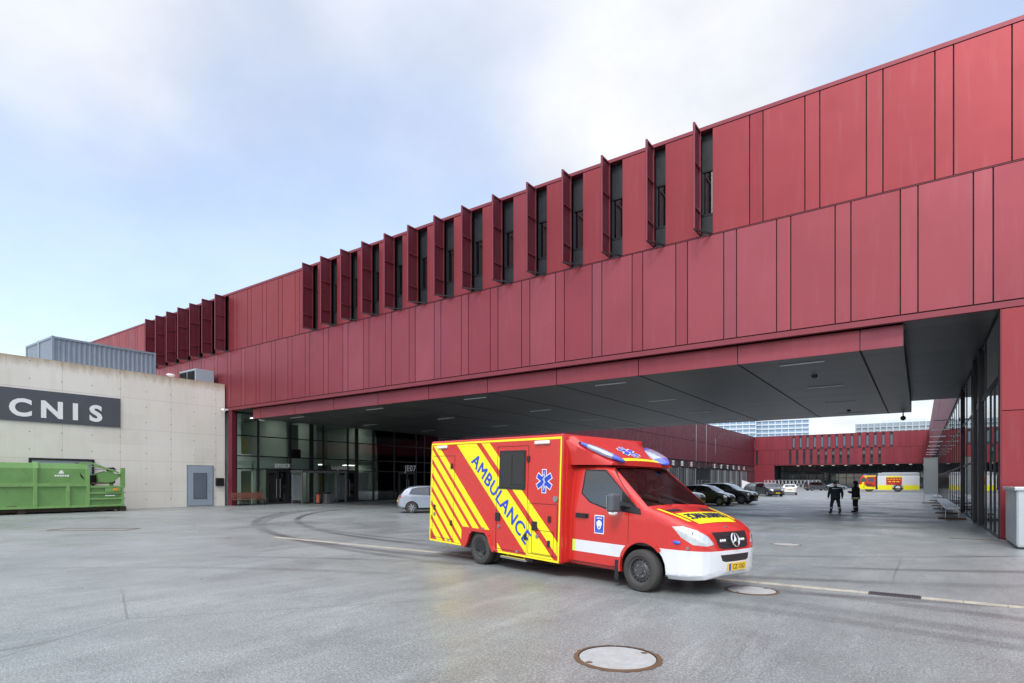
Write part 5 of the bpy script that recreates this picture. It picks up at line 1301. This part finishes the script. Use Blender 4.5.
# grille bars, star, lamps, plate
o = MB(); 
for z in (.80, .86, .92):
    for i in range(16):
        y0, y1 = -.44 + i * .055, -.44 + (i + 1) * .055; xa = .90 - .10 * y0 ** 2 * 2 - (z - .72) * .33; xb = .90 - .10 * y1 ** 2 * 2 - (z - .72) * .33
        o.bar((xa + .005, y0, z), (xb + .005, y1, z), .02, .014)
o.build('grille_bar', ['frame'], am, mx=BT)
o = MB(); tl = Matrix.Translation((.905, 0, .865)) @ Matrix.Rotation(R(-16), 4, 'Y')
n, k = 32, 8; vs = [tl @ Vector((.014 * math.cos(2 * PI * j / k), (.105 + .013 * math.sin(2 * PI * j / k)) * math.cos(2 * PI * i / n), (.105 + .013 * math.sin(2 * PI * j / k)) * math.sin(2 * PI * i / n))) for i in range(n) for j in range(k)]
o.add(vs, [(i * k + j, i * k + (j + 1) % k, ((i + 1) % n) * k + (j + 1) % k, ((i + 1) % n) * k + j) for i in range(n) for j in range(k)])
for i in range(3):
    a = R(90 + 120 * i); u = Vector((0, math.cos(a), math.sin(a))); v_ = Vector((0, -u.z, u.y))
    q = [Vector((.0, 0, 0)) + v_ * .024, u * .102, -v_ * .024]; o.add([tl @ p for p in q] + [tl @ Vector((.022, 0, 0))], [(0, 1, 3), (1, 2, 3)])
o.build('front_badge', ['chrome'], am, mx=BT, smooth=40)
for sd in (-1, 1):
    o = MB(); 
    for i in range(3): o.ball((.855, sd * (.22 + .06 * i), .855), (.012, .025, .025), 8)
    o.build('grille_flasher', ['lampw'], am, mx=BT, smooth=True)
    o = MB(); cy = sd * .62
    for (px_, py_, pz_, rr) in ((.775, .64, .875, .062), (.66, .79, .955, .045)): 
        o.tube((px_, sd * py_, pz_), (px_ + .02, sd * (py_ + .012), pz_ + .003), rr, rr * .8, 16); o.lathe([(rr * 1.25, 0), (rr * 1.05, .012), (rr, 0)], 18, 1, 'x', (px_ + .012, sd * py_, pz_))
    o.build('headlight_bulb', ['chrome', 'rim_d'], am, mx=BT)
    MB().tube((.775, sd * .66, .50), (.82, sd * .69, .50), .05, n=14).box(.70, min(sd * .74, sd * .76), .52, .78, max(sd * .74, sd * .76), .56).build('fog_light', ['hlamp'], am, mx=BT)
    MB().ball((.46, sd * .925, .82), (.075, .022, .03), 12).build('side_flasher', ['lens_b'], am, mx=BT, smooth=True)
    MB().box(.60, min(sd * .86, sd * .885), .725, .65, max(sd * .86, sd * .885), .765).build('sensor', ['steel'], am, mx=BT)
MB().tube((.72, 0, 1.045), (.73, 0, 1.06), .022, n=14).build('bonnet_badge', ['steel'], am, mx=BT)
o = MB(); o.box(.945, -.26, .40, .958, .26, .515, 0); o.box(.9585, -.26, .405, .961, -.205, .51, 1)
pl = o.build('number_plate', ['plate', 'a_blue'], am, mx=BT)
MB().text('CZ 1262', .098, lambda x, y, z: (.9605, x + .03, y + .425), 0, .001).build('plate_lettering', ['black'], pl, mx=BT)
# door handle, badge, mirrors
for sd in (-1, 1):
    o = MB(); o.bar((-1.60, sd * .985, 1.11), (-1.36, sd * .985, 1.105), .03, .045); o.box(-1.63, min(sd * .95, sd * .972), 1.07, -1.33, max(sd * .95, sd * .972), 1.15); o.build('door_handle', ['black'], am, mx=BT)
    o = MB(); f = lambda x, z, d: (x, sd * (.957 + d), z)
    for a, b, c, d, lift, m in ((-1.18, -.96, .82, 1.14, .003, 0), (-1.165, -.975, .838, 1.122, .005, 1), (-1.165, -.975, .838, .89, .006, 3)): o.poly([f(a, c, lift), f(b, c, lift), f(b, d, lift), f(a, d, lift)], m)
    o.poly([f(-1.07 + .06 * math.cos(q * PI / 8), .995 + .06 * math.sin(q * PI / 8), .007) for q in range(16)], 0); o.poly([f(-1.07 + .045 * math.cos(q * PI / 8), .945 + .05 * math.sin(q * PI / 8), .0075) for q in range(16)], 0)
    o.poly([f(-1.07 + .022 * math.cos(q * PI / 8), .935 + .022 * math.sin(q * PI / 8), .009) for q in range(16)], 2)
    for q in range(4): a = -1.13 + q * .033; o.poly([f(a, 1.075, .007), f(a + .022, 1.075, .007), f(a + .022, 1.1, .007), f(a, 1.1, .007)], 0)
    o.build('door_emblem', ['white', 'a_blue', 'steel', 'lens_b'], am, mx=BT, recalc=False)
    o = MB(); y = sd * 1.16
    o.box(-.66, min(y - .11, y + .11), 1.22, -.53, max(y - .11, y + .11), 1.53); mo = o.build('mirror', ['mirror_grey'], am, mx=BT, bevel=.04)
    o = MB(); o.bar((-.55, sd * .93, 1.30), (-.58, sd * 1.08, 1.30), .05, .05); o.bar((-.40, sd * .90, 1.33), (-.57, sd * 1.08, 1.38), .05, .06)
    o.prism([(-.62, sd * .948, 1.26), (-.20, sd * .945, 1.21), (-.22, sd * .925, 1.29), (-.62, sd * .86, 1.52)], (0, sd * .02, 0)); o.build('bracket', ['black'], mo, mx=BT)
    MB().ball((-.60, sd * 1.16, 1.215), (.06, .1, .05), 12).build('indicator', ['lampw'], mo, mx=BT, smooth=True)
    MB().box(-.668, min(y - .095, y + .095), 1.25, -.661, max(y - .095, y + .095), 1.5).build('mirror_glass', ['chrome'], mo, mx=BT)
M['mirror_grey'] = M.get('mirror_grey')
# cab interior
o = MB(); o.prism([(-.62, -.88, .7), (-.62, -.88, 1.18), (-.45, -.88, 1.26), (-.15, -.86, 1.30), (-.05, -.86, .7)], (0, 1.74, 0)); o.build('dashboard', ['seat'], am, mx=BT)
for y in (-.48, .48):
    o = MB(); o.box(-1.45, y - .25, .75, -.95, y + .25, .9); o.prism([(-1.42, y - .24, .88), (-1.28, y - .24, .9), (-1.45, y - .24, 1.5), (-1.56, y - .24, 1.5)], (0, .48, 0)); o.box(-1.58, y - .14, 1.52, -1.48, y + .14, 1.72); o.build('seat', ['seat'], am, mx=BT, bevel=.04)
o = MB(); tl = Matrix.Translation((-.70, .48, 1.22)) @ Matrix.Rotation(R(62), 4, 'Y'); n, k = 24, 6
o.add([tl @ Vector(((.2 + .015 * math.cos(2 * PI * j / k)) * math.cos(2 * PI * i / n), (.2 + .015 * math.cos(2 * PI * j / k)) * math.sin(2 * PI * i / n), .015 * math.sin(2 * PI * j / k))) for i in range(n) for j in range(k)], [(i * k + j, i * k + (j + 1) % k, ((i + 1) % n) * k + (j + 1) % k, ((i + 1) % n) * k + j) for i in range(n) for j in range(k)])
o.build('steering_wheel', ['black'], am, mx=BT)
MB().box(-1.80, -.72, .5, -1.76, .72, 1.90).build('rear_partition', ['grey_wall'], am, mx=BT)
MB().box(-.42, -.6, 1.275, -.25, -.3, 1.285, mx=Matrix.Translation((0, 0, .02))).build('paper', ['white'], am, mx=BT)
MB().box(-.82, -.55, 1.12, -.64, -.25, 1.22).build('dash_box', ['hivis'], am, mx=BT)
for sd in (-1, 1):
    MB().bar((-.10, sd * .25, 1.37), (-.30, sd * .25 - .5, 1.53), .02, .015).build('wiper', ['black'], am, mx=BT)
# wheels stay on the ground
for sd in (-1, 1):
    make_wheel(am, -.13, sd * .935, .335, .21, .215, sd, 'steel'); make_wheel(am, -4.24, sd * 1.03, .335, .21, .215, sd, 'dual'); make_wheel(am, -4.24, sd * .78, .335, .21, .215, sd, 'dark')
